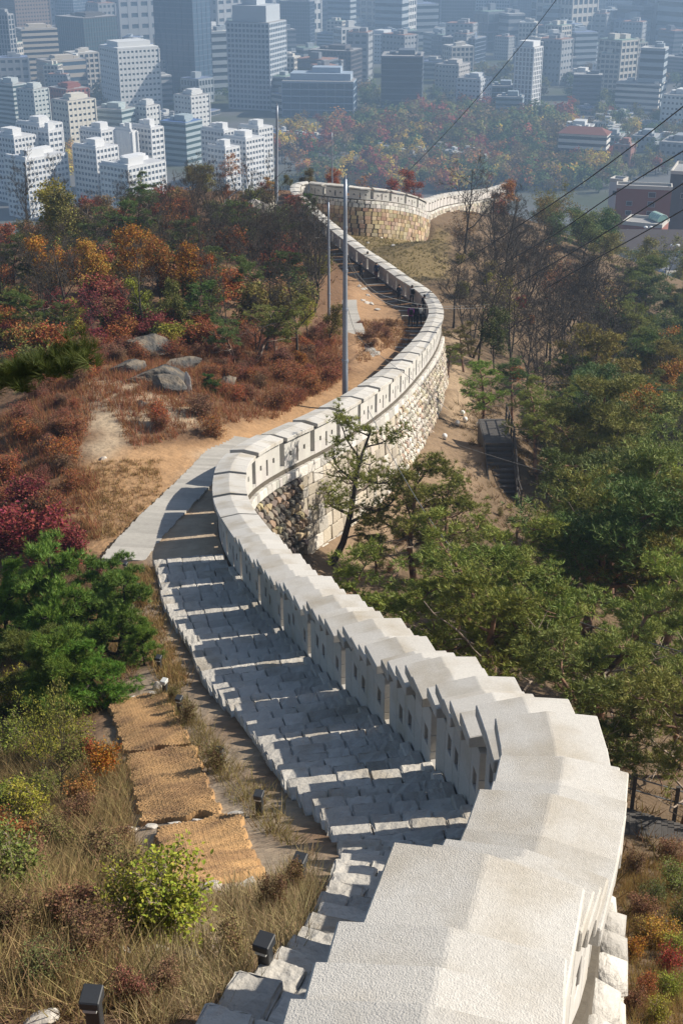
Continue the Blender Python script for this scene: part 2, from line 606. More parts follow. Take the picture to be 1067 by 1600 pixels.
zone([(120, 720), (170, 700), (300, 700), (420, 650), (540, 590), (600, 560), (560, 640), (430, 690), (335, 740), (240, 860), (150, 870), (110, 800)], (0.36, 0.22, 0.115))
zone([(140, 590), (250, 590), (330, 660), (190, 680), (190, 720), (150, 720)], (0.40, 0.31, 0.21))
zone([(225, 885), (352, 885), (352, 690), (320, 715)], (0.42, 0.335, 0.24))
zone([(545, 400), (640, 500), (640, 530), (560, 600), (545, 500)], (0.33, 0.205, 0.115))
zone([(120, 1600), (330, 1600), (520, 1380), (450, 1250), (320, 1080), (250, 900), (205, 900), (225, 1080), (180, 1080), (200, 1300), (150, 1500)], (0.33, 0.26, 0.185))
zone([(380, 325), (440, 325), (430, 305), (385, 305)], (0.42, 0.36, 0.27))
zone([(550, 430), (700, 440), (700, 362), (545, 362)], (0.20, 0.15, 0.075), 1)
zone([(690, 520), (722, 520), (735, 660), (700, 660)], (0.33, 0.24, 0.155), 1)
zone([(480, 900), (520, 800), (640, 690), (720, 660), (760, 700), (740, 780), (640, 860), (560, 940)], (0.235, 0.165, 0.105), 1)
cgd = colr.reshape(ny, nx, 3)
for _ in range(2):
    cgd[1:-1, 1:-1] = 0.4 * cgd[1:-1, 1:-1] + 0.15 * (cgd[:-2, 1:-1] + cgd[2:, 1:-1] + cgd[1:-1, :-2] + cgd[1:-1, 2:])
colr = cgd.reshape(-1, 3)
ca = me.color_attributes.new('Col', 'FLOAT_COLOR', 'POINT')
ca.data.foreach_set('color', np.column_stack([colr, np.ones(len(colr))]).astype(np.float32).ravel())

cg = MB()
cg.add([(-3100, 150, 0), (3100, 150, 0), (3100, 6900, 0), (-3100, 6900, 0)], [(0, 1, 2, 3)])
tag(cg.build('city_ground', m_city), kind='structure')

# ------------------------------------------------------------------ fortress wall
wall = tag(empty('fortress_wall', WALL.pt(0, 0, WALL.at(0)[0][2] - PARH)), 'long winding white granite fortress wall with stepped capped parapet', 'wall')
wl = Vector(wall.location)
HT, CW = 0.41, 0.57


def prism(path, La, Lb, na, nb, za, zb, za2=None, zb2=None):
    """a block between two stations of the path: corners at bottom za/za2 and top zb/zb2 of each end"""
    za2 = za if za2 is None else za2
    zb2 = zb if zb2 is None else zb2
    q = path.pt
    return [q(La, na, za), q(La, nb, za), q(Lb, nb, za2), q(Lb, na, za2), q(La, na, zb), q(La, nb, zb), q(Lb, nb, zb2), q(Lb, na, zb2)]


def cap_verts(path, La, Lb, z0, z1, cw=CW, th=0.16, rise=0.08):
    vs_ = []
    for L, z in ((La, z0), (Lb, z1)):
        for n, h in ((-cw, -rise - th), (cw, -rise - th), (cw, -rise), (0, 0), (-cw, -rise)):
            vs_.append(path.pt(L, n, z + h))
    fs = [(4, 3, 2, 1, 0), (5, 6, 7, 8, 9), (0, 1, 6, 5), (1, 2, 7, 6), (2, 3, 8, 7), (3, 4, 9, 8), (4, 0, 5, 9)]
    return vs_, fs


def rel(vs_, o):
    return [(v[0] - o[0], v[1] - o[1], v[2] - o[2]) for v in vs_]


def add_cap(path, La, Lb, z0, z1, parent, o, bev=0.012, **k):
    vs_, fs = cap_verts(path, La, Lb, z0, z1, **k)
    b = MB().add(rel(vs_, o), fs)
    ob = b.build('cap_stone', m_cap, parent)
    if bev: bevel_mesh(ob.data, bev)
    return ob


def add_block(p8, parent, o, name='parapet_block', bev=0.008):
    b = MB().hexa(rel(p8, o))
    ob = b.build(name, m_block, parent)
    if bev: bevel_mesh(ob.data, bev)
    return ob


L = -1.2
k = 0
rr = random.Random(3)
GAP = 0.31
G = 0.004
NEAR = [[-1.2, -.5, .2, .9, 1.6], [1.85, 2.45, 2.95, 3.45, 4.58], [4.72, 5.02, 5.34, 5.66, 6.28, 6.88], [7.12, 7.7, 8.25, 8.8, 9.4], [9.7, 10.2, 10.75, 11.3, 11.9]]
while L < WALL.len - 1.5:
    s = abs(WALL.sl(L + 1.3))
    pitch = 3.0 / math.sqrt(1 + s * s)
    GAP = 0.31 if L < 38 else 0.44
    La, Lb = L, L + pitch - GAP
    near = L < 36
    if s > 0.262 and L < 40:            # steep: every cap stone is a step
        NC = 5
        ws = [rr.uniform(0.75, 1.25) for _ in range(NC)]
        cs = np.cumsum([0] + ws) / sum(ws) * (Lb - La) + La
        hand = k < len(NEAR)
        if hand:
            cs = NEAR[k]
            NC = len(cs) - 1
            Lb = cs[-1]
            pitch = (NEAR[k + 1][0] if k + 1 < len(NEAR) else Lb + GAP) - L
        lv = [WALLC.at(0.5 * (cs[i] + cs[i + 1]))[0][2] for i in range(NC)]
        j = rr.choice((0, 1, 2))
        if not hand or k in (0, 3):
            lv[j + 1] = 0.72 * lv[j] + 0.28 * lv[j + 1]
        elif k == 1:
            lv[3] = WALLC.at(4.12)[0][2]
        elif k == 2:
            lv[3] = lv[4] = WALLC.at(6.2)[0][2]
        elif k == 4:
            lv[1] = lv[0]
            lv[3] = lv[2]
        for i in range(NC):
            a, b = cs[i], cs[i + 1]
            zr = lv[i] + rr.uniform(-0.02, 0.02)
            g = zr - PARH
            zbot = min(WALL.at(b)[0][2], lv[i]) - PARH - 0.35
            top = zr - 0.36
            if i in (0, 2, 3) and b - a > .36:
                h0 = 0.5 * (a + b) - 0.10
                h1 = h0 + 0.20
                add_block(prism(WALL, a + G, b - G, -HT, HT, zbot, g + 0.42), wall, wl)
                add_block(prism(WALL, a + G, h0, -HT, HT, g + 0.425, g + 0.72), wall, wl)
                add_block(prism(WALL, h1, b - G, -HT, HT, g + 0.425, g + 0.72), wall, wl)
                add_block(prism(WALL, a + G, b - G, -HT, HT, g + 0.725, top), wall, wl)
            else:
                add_block(prism(WALL, a + G, b - G, -HT, HT, zbot, g + 0.50), wall, wl)
                add_block(prism(WALL, a + G, b - G, -HT, HT, g + 0.505, top), wall, wl)
            add_cap(WALL, a - 0.03, b + 0.07 if i < NC - 1 else b + 0.02, zr, zr, wall, wl)
    else:
        zc = WALL.at(0.5 * (La + Lb))[0][2]
        sl = WALL.sl(0.5 * (La + Lb)) * 1.0
        zc += rr.uniform(-.03, .03)
        lm = 0.5 * (La + Lb)
        zf = lambda q: zc + sl * (q - lm)
        b_ = MB()
        w = Lb - La
        cols = [(0, .2, 0), (.2, .275, 1), (.275, .465, 0), (.465, .535, 2), (.535, .725, 0), (.725, .80, 1), (.80, 1, 0)]
        for f0, f1, kind in cols:
            a, b = La + f0 * w, La + f1 * w
            if kind == 0:
                a += 0.003
                b -= 0.003
            za, zb_ = zf(a), zf(b)
            bot = min(WALL.at(a)[0][2], WALL.at(b)[0][2]) - PARH - 0.3
            segs = {0: [(bot, None, .55), (.556, None, 9)], 1: [(bot, None, .50), (.72, None, 9)], 2: [(bot, None, .12), (.80, None, 9)]}[kind]
            for lo, _, hi in segs:
                lo0 = lo if lo > 5 else za - PARH + lo
                lo1 = lo if lo > 5 else zb_ - PARH + lo
                hi0 = za - 0.352 if hi > 5 else za - PARH + hi
                hi1 = zb_ - 0.352 if hi > 5 else zb_ - PARH + hi
                # each course is cut from its own blocks
                b_.hexa(rel(prism(WALL, a, b, -HT, HT, lo0, hi0, lo1, hi1), wl))
        b_.build('merlon', m_merlon, wall)
        nc = 3 if L < 60 else 2
        for i in range(nc):
            a = La - 0.03 + (w + 0.06) * i / nc
            b = La - 0.03 + (w + 0.06) * (i + 1) / nc - 0.008
            add_cap(WALL, a, b, zf(a), zf(b), wall, wl, bev=0.01 if L < 60 else 0)
    # the sill stone of the slit between two merlons
    a, b = Lb + 0.004, L + pitch - 0.004
    g = WALL.at(b)[0][2] - PARH
    add_block(prism(WALL, a, b, -HT + 0.01, HT - 0.01, g - 0.3, g + 0.16), wall, wl, 'sill_stone', 0)
    L += pitch
    k += 1


def rampart_core(path, L0, L1, name, parent, o, step=0.6, zfun=None):
    vs_, fs = [], []
    Ls = np.arange(L0, L1 + 1e-6, step)
    for L in Ls:
        p, t, r = path.at(L)
        g = p[2] - PARH + 0.04
        zo = gz1(p[0] + r[0] * 1.7, p[1] + r[1] * 1.7) - 0.8
        zo = min(zo, g - 1)
        h = g - zo
        for n, z in ((-0.44, g - 1.2), (-0.44, g - 0.02), (0.47, g - 0.02), (0.47 + 0.11 * h, zo)):
            vs_.append((p[0] + r[0] * n - o[0], p[1] + r[1] * n - o[1], z - o[2]))
    for i in range(len(Ls) - 1):
        for k in range(3):
            fs.append((i * 4 + k, i * 4 + k + 1, (i + 1) * 4 + k + 1, (i + 1) * 4 + k))
    b = MB().add(vs_, fs)
    return b.build(name, m_core, parent)


rampart_core(WALL, -1.5, WALL.len, 'rampart_core', wall, wl)


# stones of the outer face
def stone_templates(round_, seed, n=6):
    r = random.Random(seed)
    out = []
    for _ in range(n):
        bm = bmesh.new()
        if round_:
            bmesh.ops.create_icosphere(bm, subdivisions=2 if round_ == 2 else 1, radius=0.62)
            for v in bm.verts:
                c = v.co
                q = 0.5 / max(abs(c.x), abs(c.y), abs(c.z), 1e-6)
                v.co = c.lerp(c * q, 0.62) * r.uniform(0.88, 1.08)
        else:
            bmesh.ops.create_cube(bm, size=1.0)
            for v in bm.verts:
                v.co.x *= 1 + r.uniform(-.05, .0)
                v.co.z *= 1 + r.uniform(-.05, .0)
                v.co.y += r.uniform(-.06, .06)
            bmesh.ops.bevel(bm, geom=list(bm.edges), offset=0.07, segments=1, affect='EDGES')
        me = bpy.data.meshes.new('stone')
        bm.to_mesh(me)
        bm.free()
        me.materials.append(m_stone)
        if round_: me.polygons.foreach_set('use_smooth', [True] * len(me.polygons))
        out.append(me)
    return out


ST_A = stone_templates(0, 1)
ST_R = stone_templates(1, 2)
ST_R2 = stone_templates(2, 5)


def stone_rows(path, L0, L1, style, r, rows=12, sz=0.45, zmax=None, flat=False):
    """list of (matrix, template, colour) for a stretch of outer face; x along the wall, y outwards, z up the batter"""
    out = []
    top = 0.10
    ht = []
    acc = top
    for i in range(rows):
        h = sz * r.uniform(0.8, 1.2) * (0.72 if i < 1 else 1)
        ht.append((acc, h))
        acc += h
    for i, (d0, h) in enumerate(ht):
        L = L0 + r.uniform(-.2, .1)
        while L < L1:
            w = sz * r.uniform(0.75, 1.5) * (1.25 if 'ashlar' in style else 0.9)
            c = L + w / 2
            p, t, rt = path.at(c)
            s = path.sl(c)
            g = p[2] - PARH
            dd = d0 + h / 2
            zo = gz1(p[0] + rt[0] * 1.3, p[1] + rt[1] * 1.3)
            z = g - dd
            L += w
            if z < zo - 0.35: continue
            n = 0.47 + 0.11 * dd + 0.02
            jit = r.uniform(-.03, .04)
            if 'ashlar' in style or (i == 0 and L0 > 20):
                tm = r.choice(ST_A)
                dep = 0.30
                sx, sz_ = w * 0.975, h * 0.97
                if i == 0: jit = 0.03
            else:
                tm = r.choice(ST_R2 if style == 'round_near' else ST_R)
                dep = 0.42
                sx, sz_ = w * r.uniform(0.86, 1.02), h * r.uniform(0.86, 1.02)
            X = Vector((t[0], t[1], s)).normalized()
            Y = Vector((rt[0], rt[1], 0.11)).normalized()
            Z = X.cross(Y)
            Z = -Z if Z.z < 0 else Z
            if 'ashlar' not in style and i > 0:
                a = r.uniform(-.3, .3)
                X, Z = X * math.cos(a) + Z * math.sin(a), Z * math.cos(a) - X * math.sin(a)
            Mx = Matrix(((X.x * sx, Y.x * dep, Z.x * sz_, p[0] + rt[0] * (n + jit)),
                         (X.y * sx, Y.y * dep, Z.y * sz_, p[1] + rt[1] * (n + jit)),
                         (X.z * sx, Y.z * dep, Z.z * sz_, z), (0, 0, 0, 1)))
            q = r.random()
            if i == 0 or (i < 2 and style == 'tan_ashlar'):
                c3 = (.50, .47, .42)
            elif style == 'tan_ashlar':
                c3 = random.choice([(.40, .29, .17), (.44, .34, .22), (.34, .24, .14), (.37, .29, .20)])
            elif style == 'ashlar':
                c3 = random.choice([(.44, .385, .30), (.47, .42, .345), (.37, .32, .25), (.45, .415, .36), (.31, .27, .215)])
            elif style == 'dark':
                c3 = (.13, .115, .095) if q < .42 else ((.36, .28, .175) if q < .75 else (.24, .20, .16))
            elif style == 'white':
                c3 = (.52, .48, .41) if q < .75 else (.38, .30, .21)
            else:
                c3 = (.40, .345, .26) if q < .55 else ((.25, .215, .17) if q < .78 else (.48, .44, .375))
            out.append((Mx, tm, c3))
    return out


def put_stones(lst, parent, o, limit):
    camv = Vector((0, 0, CAMZ))
    def show(s):
        m = s[0]
        a = m.col[0].to_3d().length * m.col[2].to_3d().length
        return -a / (m.translation - camv).length ** 2
    lst.sort(key=show)
    T = Matrix.Translation(-Vector(o))
    for m, tm, c in lst[:limit]:
        ob = mk('stone', tm, None, parent, c)
        ob.matrix_basis = T @ m
    groups = {}
    for m, tm, c in lst[limit:]:
        groups.setdefault(c, []).append((m, tm))
    for c, items in groups.items():
        vs_, fs, off = [], [], 0
        for m, tm in items:
            mm = T @ m
            for v in tm.vertices: vs_.append(tuple(mm @ v.co))
            for f in tm.polygons: fs.append(tuple(i + off for i in f.vertices))
            off += len(tm.vertices)
        me = bpy.data.meshes.new('stone_mass')
        me.from_pydata(vs_, [], fs)
        me.materials.append(m_stone_j)
        ob = mk('stone_mass', me, None, parent, c)
        ob['kind'] = 'stuff'


r = random.Random(9)
ST = []
ST += stone_rows(WALL, 1.0, 12.5, 'white', r, 5, 0.62)
ST += stone_rows(WALL, 34.5, 38.8, 'tan', r, 3, 0.46)
ST += stone_rows(WALL, 38.0, 47.6, 'dark', r, 9, 0.42)
ST += stone_rows(WALL, 47.6, 61.5, 'ashlar', r, 9, 0.52)
ST += stone_rows(WALL, 61.5, 70, 'white', r, 10, 0.40)
ST += stone_rows(WALL, 70, 92, 'tan', r, 10, 0.44)
ST += stone_rows(WALL, 150, 170.2, 'tan', r, 11, 0.5)
ST += stone_rows(WALL, 170.2, WALL.len + .3, 'tan_ashlar', r, 12, 0.50)
put_stones(ST, wall, wl, 300)

# the far stretch of wall behind the knoll
fw = tag(empty('fortress_wall', FAR.pt(0, 0, FAR.at(0)[0][2] - PARH)), 'distant pale stretch of fortress wall running right behind bare trees', 'wall')
fl = Vector(fw.location)
rampart_core(FAR, 0, FAR.len, 'rampart_core', fw, fl, 1.5)
L = 0.3
while L < FAR.len - 3:
    a, b = L, L + 2.7
    zc = FAR.at(L + 1.35)[0][2]
    MB().hexa(rel(prism(FAR, a, b, -HT, HT, zc - 2.1, zc - 0.352), fl)).build('merlon', m_merlon, fw)
    add_cap(FAR, a - .06, b + .06, zc, zc, fw, fl, bev=0)
    L += 3.0
put_stones(stone_rows(FAR, 0.3, FAR.len - 1, 'ashlar', r, 5, 0.5), fw, fl, 0)

# ------------------------------------------------------------------ stone staircase beside the wall
stair = tag(empty('stone_staircase', WALL.pt(20, -1.5, WALL.at(20)[0][2] - PARH)), 'worn pale granite staircase descending along the inside of the wall', 'staircase')
so = Vector(stair.location)
r = random.Random(21)


def rough_stone(p8, o, parent, name, mat, r, amp=0.02, sub=2, bev=0.02):
    """a hewn block: subdivided, pushed about, edges knocked off"""
    me = bpy.data.meshes.new(name)
    me.from_pydata(rel(p8, o), [], BOXF)
    bm = bmesh.new()
    bm.from_mesh(me)
    bmesh.ops.bevel(bm, geom=list(bm.edges), offset=bev, segments=1, affect='EDGES')
    top = [f for f in bm.faces if f.normal.z > 0.7 and f.calc_area() > 0.01]
    if top and sub:
        bmesh.ops.subdivide_edges(bm, edges=list({e for f in top for e in f.edges}), cuts=sub, use_grid_fill=True)
    for v in bm.verts:
        v.co += Vector((r.uniform(-amp, amp), r.uniform(-amp, amp), r.uniform(-amp, amp) * 0.9))
    bm.to_mesh(me)
    bm.free()
    me.materials.append(mat)
    return mk(name, me, None, parent)


L = -0.6
SE = 34.6
while L < SE:
    s = max(abs(WALL.sl(L)), 0.2)
    run = min(0.215 / s, 0.9) * r.uniform(0.92, 1.08)
    zt = WALL.at(L + run / 2)[0][2] - PARH
    wmax = np.interp(L, [0, 5, 9, 14, 24, 34], [1.75, 1.85, 2.2, 2.55, 2.75, 2.7]) + 0.06 * math.sin(L * .9) + r.uniform(-.025, .025)
    n = 0.50
    first = True
    while n < wmax - 0.12:
        w = r.uniform(0.30, 0.56)
        if wmax - n - w < 0.25: w = wmax - n
        nb, na = -n - 0.006, -(n + w) + 0.006
        dz = r.uniform(-.012, .012)
        z1 = zt + dz
        rough_stone(prism(WALL, L - 0.05, L + run + 0.05 + r.uniform(-.035, .02), na, nb, zt - 0.42, z1, zt - 0.42, z1 + r.uniform(-.02, .01)),
                    so, stair, 'step_stone', m_step, r, 0.013, 3, 0.024)
        n += w
    L += run
# low kerb course at the foot of the parapet
L = -0.5
while L < 33:
    w = r.uniform(0.5, 0.8)
    z = WALL.at(L + w)[0][2] - PARH
    rough_stone(prism(WALL, L, L + w - .01, -0.60, -0.43, z - .3, z + 0.20), so, stair, 'kerb_stone', m_step, r, 0.008, 0)
    L += w

# ------------------------------------------------------------------ plank path
pl = [ray(u, v) for u, v in ((193, 878), (225, 838), (262, 800), (300, 762), (326, 735), (352, 705))]
PP = Path([p for p in pl] + [np.array(WALL.pt(50, -3.0, 0)) * [1, 1, 0] + [0, 0, gz1(*WALL.pt(50, -3.0, 0)[:2])]], zsig=1.0)
walk = tag(empty('path', PP.pt(0, 0, PP.p[0, 2])), 'pale weathered plank path leading from the stair foot towards the wall', None, None, 'structure')
po = Vector(walk.location)
L = 0
r = random.Random(5)
while L < PP.len:
    z = PP.at(L)[0][2] + 0.09
    b = MB().hexa(rel(prism(PP, L, L + 0.255, -0.70 + r.uniform(-.03, .03), 0.70 + r.uniform(-.03, .03), z - .12, z + r.uniform(-.006, .006)), po))
    b.build('plank', m_plank, walk)
    L += 0.275
# paved strip further along, left of the tall pole
pl = [ray(u, v) for u, v in ((588, 556), (570, 545), (556, 520), (547, 490), (546, 470))]
P2 = Path(pl, zsig=1.0)
w2 = tag(empty('path', P2.pt(0, 0, P2.p[0, 2])), None, None, None, 'structure')
po = Vector(w2.location)
L = 0
while L < P2.len - .5:
    z = P2.at(L)[0][2] + 0.10
    MB().hexa(rel(prism(P2, L, L + 0.78, -0.6, 0.6, z - .2, z), po)).build('paving_slab', m_plank, w2)
    L += 0.8
# timber edging across the dirt walk beyond the stairs
r = random.Random(8)
for i, L in enumerate(np.arange(84, 150, 2.6)):
    z = WALL.at(L)[0][2] - PARH
    wd = 2.6 if L < 50 else 2.4
    p = WALL.pt(L, -1.6, z)
    t = tag(empty('edging_log', p), 'squared timber edging log across the dirt walk beside the wall', 'log', 'edging logs across the walk')
    rough_stone(prism(WALL, L, L + .16, -wd, -.55, gz1(*WALL.pt(L, -1.6, 0)[:2]) - .2, gz1(*WALL.pt(L, -1.6, 0)[:2]) + (.035 if L < 50 else .07)), p, t, 'beam', m_plank, r, .01, 0)

# ------------------------------------------------------------------ small things along the stairs
def bollard(u, v, label, pale=False):
    p = ray(u, v)
    d = p[1] * CP - (p[2] - CAMZ) * SP
    p = ray(u, v + 0.40 * 0.86 * F / d)
    o = tag(empty('bollard_lamp', p, math.radians(random.uniform(-25, -5))), label, 'lamp', 'low lamps along the stairs')
    o.scale = (.85, .85, .95)
    b = MB().box(-.055, .055, -.045, .045, -.15, .34)
    bevel_mesh(b.build('post', m_lamp, o).data, .006)
    h = MB().add([(-.075, -.10, .34), (.075, -.10, .34), (.075, .06, .34), (-.075, .06, .34), (-.075, -.10, .405), (.075, -.10, .405), (.075, .06, .44), (-.075, .06, .44)], BOXF)
    hd = h.build('hood', m_lens if pale else m_lamp, o)
    bevel_mesh(hd.data, .008)
    MB().box(-.05, .05, -.094, -.05, .315, .3385).build('lens', m_lens, o)
    return o


for u, v, lb in [(152, 1545, 'dark bollard lamp at the very bottom left among dry grass'), (416, 1464, 'dark bollard lamp beside the lowest rough stairs in the picture'),
                 (470, 1340, 'dark bollard lamp right of the lower coir mat'), (406, 1238, 'dark bollard lamp where the two coir mats meet the stairs'),
                 (345, 1170, 'dark bollard lamp among weeds beside the upper coir mat'), (282, 1089, 'dark bollard lamp next to the top end of the upper mat'),
                 (250, 1026, 'dark bollard lamp just above the pale-hooded one'), (223, 974, 'dark bollard lamp at the tip of the young pine branch'),
                 (219, 932, 'third bollard lamp down from the plank path'), (217, 914, 'second bollard lamp down from the plank path'),
                 (198, 880, 'dark bollard lamp at the foot of the plank path')]:
    bollard(u, v, lb)
bollard(259, 1062, 'bollard lamp with a pale sunlit hood beside a white stone', True)


def coir_mat(pix, label):
    q = [ray(u, v) for u, v in pix]
    c = sum(q) / 4
    o = tag(None or empty('coir_mat', c), label, 'mat', 'coir mats on the slope')
    w = max(np.linalg.norm(q[1] - q[0]), np.linalg.norm(q[2] - q[3]))
    h = max(np.linalg.norm(q[3] - q[0]), np.linalg.norm(q[2] - q[1]))
    cell = 0.062
    na, nb = int(w / cell * 3), int(h / cell * 3)
    a, b = np.meshgrid(np.linspace(0, 1, na), np.linspace(0, 1, nb))
    a, b = a.ravel(), b.ravel()
    P = np.outer((1 - a) * (1 - b), q[0]) + np.outer(a * (1 - b), q[1]) + np.outer(a * b, q[2]) + np.outer((1 - a) * b, q[3])
    g = gz(P[:, 0], P[:, 1])
    ca_, cb = a * w / cell, b * h / cell
    lump = np.abs(np.sin(math.pi * (ca_ + 0.5 * np.floor(cb))) * np.sin(math.pi * cb))
    wav = 0.03 * np.sin(ca_ * 0.31 + cb * .17) * np.sin(cb * 0.23)
    P[:, 2] = g + 0.075 + 0.042 * lump + wav + rng.uniform(-.004, .004, len(a))
    P[:, :2] += rng.uniform(-.006, .006, (len(a), 2))
    wob = 0.03 * np.sin(ca_ * .55 + cb * .4) + .02 * np.sin(cb * 1.1 - ca_ * .8)
    P[:, 0] += wob * (np.abs(a - .5) * 2) ** 4
    P[:, 1] += wob * (np.abs(b - .5) * 2) ** 4
    edge = (a < 1e-6) | (a > 1 - 1e-6) | (b < 1e-6) | (b > 1 - 1e-6)
    P[edge, 2] = g[edge] - 0.02
    i = (np.arange(nb - 1)[:, None] * na + np.arange(na - 1)[None, :]).ravel()
    mk('weave', npmesh('coir_mat', P - c, np.column_stack([i, i + 1, i + na + 1, i + na]), [m_coir], True), None, o)
    return o


coir_mat([(168, 1100), (258, 1086), (302, 1166), (196, 1182)], 'uppermost woven coir mat below the young pine')
coir_mat([(196, 1186), (304, 1169), (348, 1276), (222, 1291)], 'middle woven coir mat above the stone edging')
coir_mat([(243, 1302), (376, 1276), (412, 1374), (264, 1388)], 'lower woven coir mat above the yellow-green bush')


def rock(p, sx, sy, sz, seed, mat, parent=None, name='boulder', rz=0.0, amp=0.28, sub=3, sink=0.3):
    bm = bmesh.new()
    bmesh.ops.create_icosphere(bm, subdivisions=sub, radius=1.0)
    r = random.Random(seed)
    planes = [(Vector((r.gauss(0, 1), r.gauss(0, 1), r.gauss(0, .8))).normalized(), r.uniform(.42, .82)) for _ in range(15)]
    ph = [r.uniform(0, 6) for _ in range(6)]
    for v in bm.verts:
        c = v.co.normalized()
        k = 1 + amp * (0.5 * math.sin(3.1 * c.x + ph[0]) * math.sin(2.7 * c.y + ph[1]) + .35 * math.sin(6.3 * c.z + ph[2] + 3 * c.x) + .2 * math.sin(11 * c.y + ph[3]) * math.sin(9 * c.x + ph[4]))
        v.co = c * k
        for n, dd in planes:
            e = v.co.dot(n) - dd
            if e > 0: v.co -= n * e * 0.95
        v.co += Vector((r.uniform(-1, 1), r.uniform(-1, 1), r.uniform(-1, 1))) * .018
        v.co.x *= sx
        v.co.y *= sy
        v.co.z *= sz
    me = bpy.data.meshes.new(name)
    bm.to_mesh(me)
    bm.free()
    me.materials.append(mat)
    o = mk(name, me, None, parent)
    o.location = (float(p[0]), float(p[1]), float(p[2]) + sz * (1 - 2 * sink) * .5)
    o.rotation_euler = (0, 0, rz)
    return o


for i, (u, v, sx, sy, sz, rz, m, lb) in enumerate([
        (228, 556, 1.7, 1.2, 1.25, .2, m_rock, 'big dark boulder at the back of the left outcrop'),
        (203, 582, 1.1, 1.0, .5, .5, m_rock, 'flat tan boulder left of the outcrop slabs'),
        (246, 594, 2.1, 1.5, .62, .1, m_rock, 'broad tilted slab in the middle of the outcrop'),
        (264, 612, 1.3, .9, .62, -.2, m_rock, 'cracked front block of the outcrop'),
        (294, 612, .25, .4, .85, .1, m_rockp, 'narrow pale upright stone at the right end of the outcrop'),
        (284, 574, 1.6, 1.2, .5, .3, m_rock, 'low dark slab behind the upright stone'),
        (222, 634, .55, .5, .22, .7, m_rock, 'small dark boulder lying on the sandy trail'),
        (352, 600, .7, .6, .3, .1, m_rock, 'grey slab beside the young green pine'),
        (162, 716, .24, .2, .15, .4, m_rockp, 'single white stone on the bare dirt by the path'),
        (398, 330, 2.2, 1.6, 1.3, .2, m_rockp, 'pale sunlit boulder on the far crest beside the pole'),
        (420, 326, 1.5, 1.3, .7, .9, m_rockp, 'low pale slab on the far crest'),
        (68, 1594, .15, .12, .09, .3, m_rockp, 'pale stone in the bottom left corner'),
        (246, 1075, .16, .12, .12, .6, m_rockp, 'white stone beside the pale-hooded lamp'),
        (385, 690, .35, .25, .16, .6, m_rock, 'small grey stone in the russet brush')]):
    p = ray(u, v)
    o = rock(p, sx, sy, sz, 40 + i, m, rz=rz, sub=4 if sx > .6 else 3)
    tag(o, lb, 'rock')
# stones edging the coir mats and the foreground bank
r = random.Random(77)
for row, pix in (('stone edging between the middle and lower mats', [(188, 1300), (330, 1284), (378, 1270)]), ('stone edging along the top of the upper mat', [(186, 1096), (256, 1082)]),
                 ('broken stone edging below the yellow-green bush', [(95, 1492), (215, 1488), (330, 1500)]), ('stone edging at the foot of the lower mat', [(300, 1392), (412, 1382)])):
    P = [ray(u, v) for u, v in pix]
    base = P[0]
    eo = tag(empty('stone_edging', base), row, 'edging')
    for a, b in zip(P[:-1], P[1:]):
        n = max(2, int(np.linalg.norm(b - a) / 0.34))
        for k in range(n):
            c = a + (b - a) * (k + .5) / n
            c = np.array([c[0], c[1], gz1(c[0], c[1])]) - base
            rock(c, .17 * r.uniform(.8, 1.2), .10, .075, r.randrange(999), m_rockp, eo, 'stone', r.uniform(-.3, .3) + math.atan2(b[1] - a[1], b[0] - a[0]), .2, 2, .4)
# loose rocks on the dirt bank further along
for i, (u, v) in enumerate([(561, 448), (568, 452), (574, 462), (566, 470), (572, 474), (580, 476), (588, 485)]):
    tag(rock(ray(u, v), .35 + .06 * (i % 3), .3, .16, 300 + i, m_rockp, rz=i), 'small pale rock on the eroded dirt bank beside the walk', 'rock', 'pale rocks on the dirt bank')
for i, (u, v) in enumerate([(596, 372), (614, 384), (635, 368), (658, 374), (575, 380)]):
    tag(rock(ray(u, v), .3, .3, .18, 330 + i, m_rockp, rz=i), 'small white stone in the meadow below the knoll wall', 'rock', 'white stones in the meadow')
# white globes on the slope outside the wall
for i, (u, v, lb) in enumerate([(722, 650, 'uppermost white globe lamp on the outer slope'), (714, 666, 'white globe lamp at the foot of the rounded rampart'),
                                (726, 660, 'white globe lamp between two others under the leaning pine'), (747, 668, 'rightmost white globe lamp below the crooked pine'),
                                (694, 687, 'lowest white globe lamp on the bare outer slope'), (650, 748, 'white globe lamp half hidden by pine needles')]):
    p = ray(u, v)
    o = tag(empty('globe_lamp', p), lb, 'lamp', 'white globes on the outer slope')
    b = bmesh.new()
    bmesh.ops.create_uvsphere(b, u_segments=16, v_segments=10, radius=.17)
    me = bpy.data.meshes.new('globe')
    b.to_mesh(me)
    b.free()
    me.polygons.foreach_set('use_smooth', [True] * len(me.polygons))
    g = mk('globe', me, m_globe, o)
    g.location = (0, 0, .24)
    MB().tube([(0, 0, -.1), (0, 0, .06), (0, 0, .1)], [.10, .10, .07], 10).build('base', m_lamp, o)


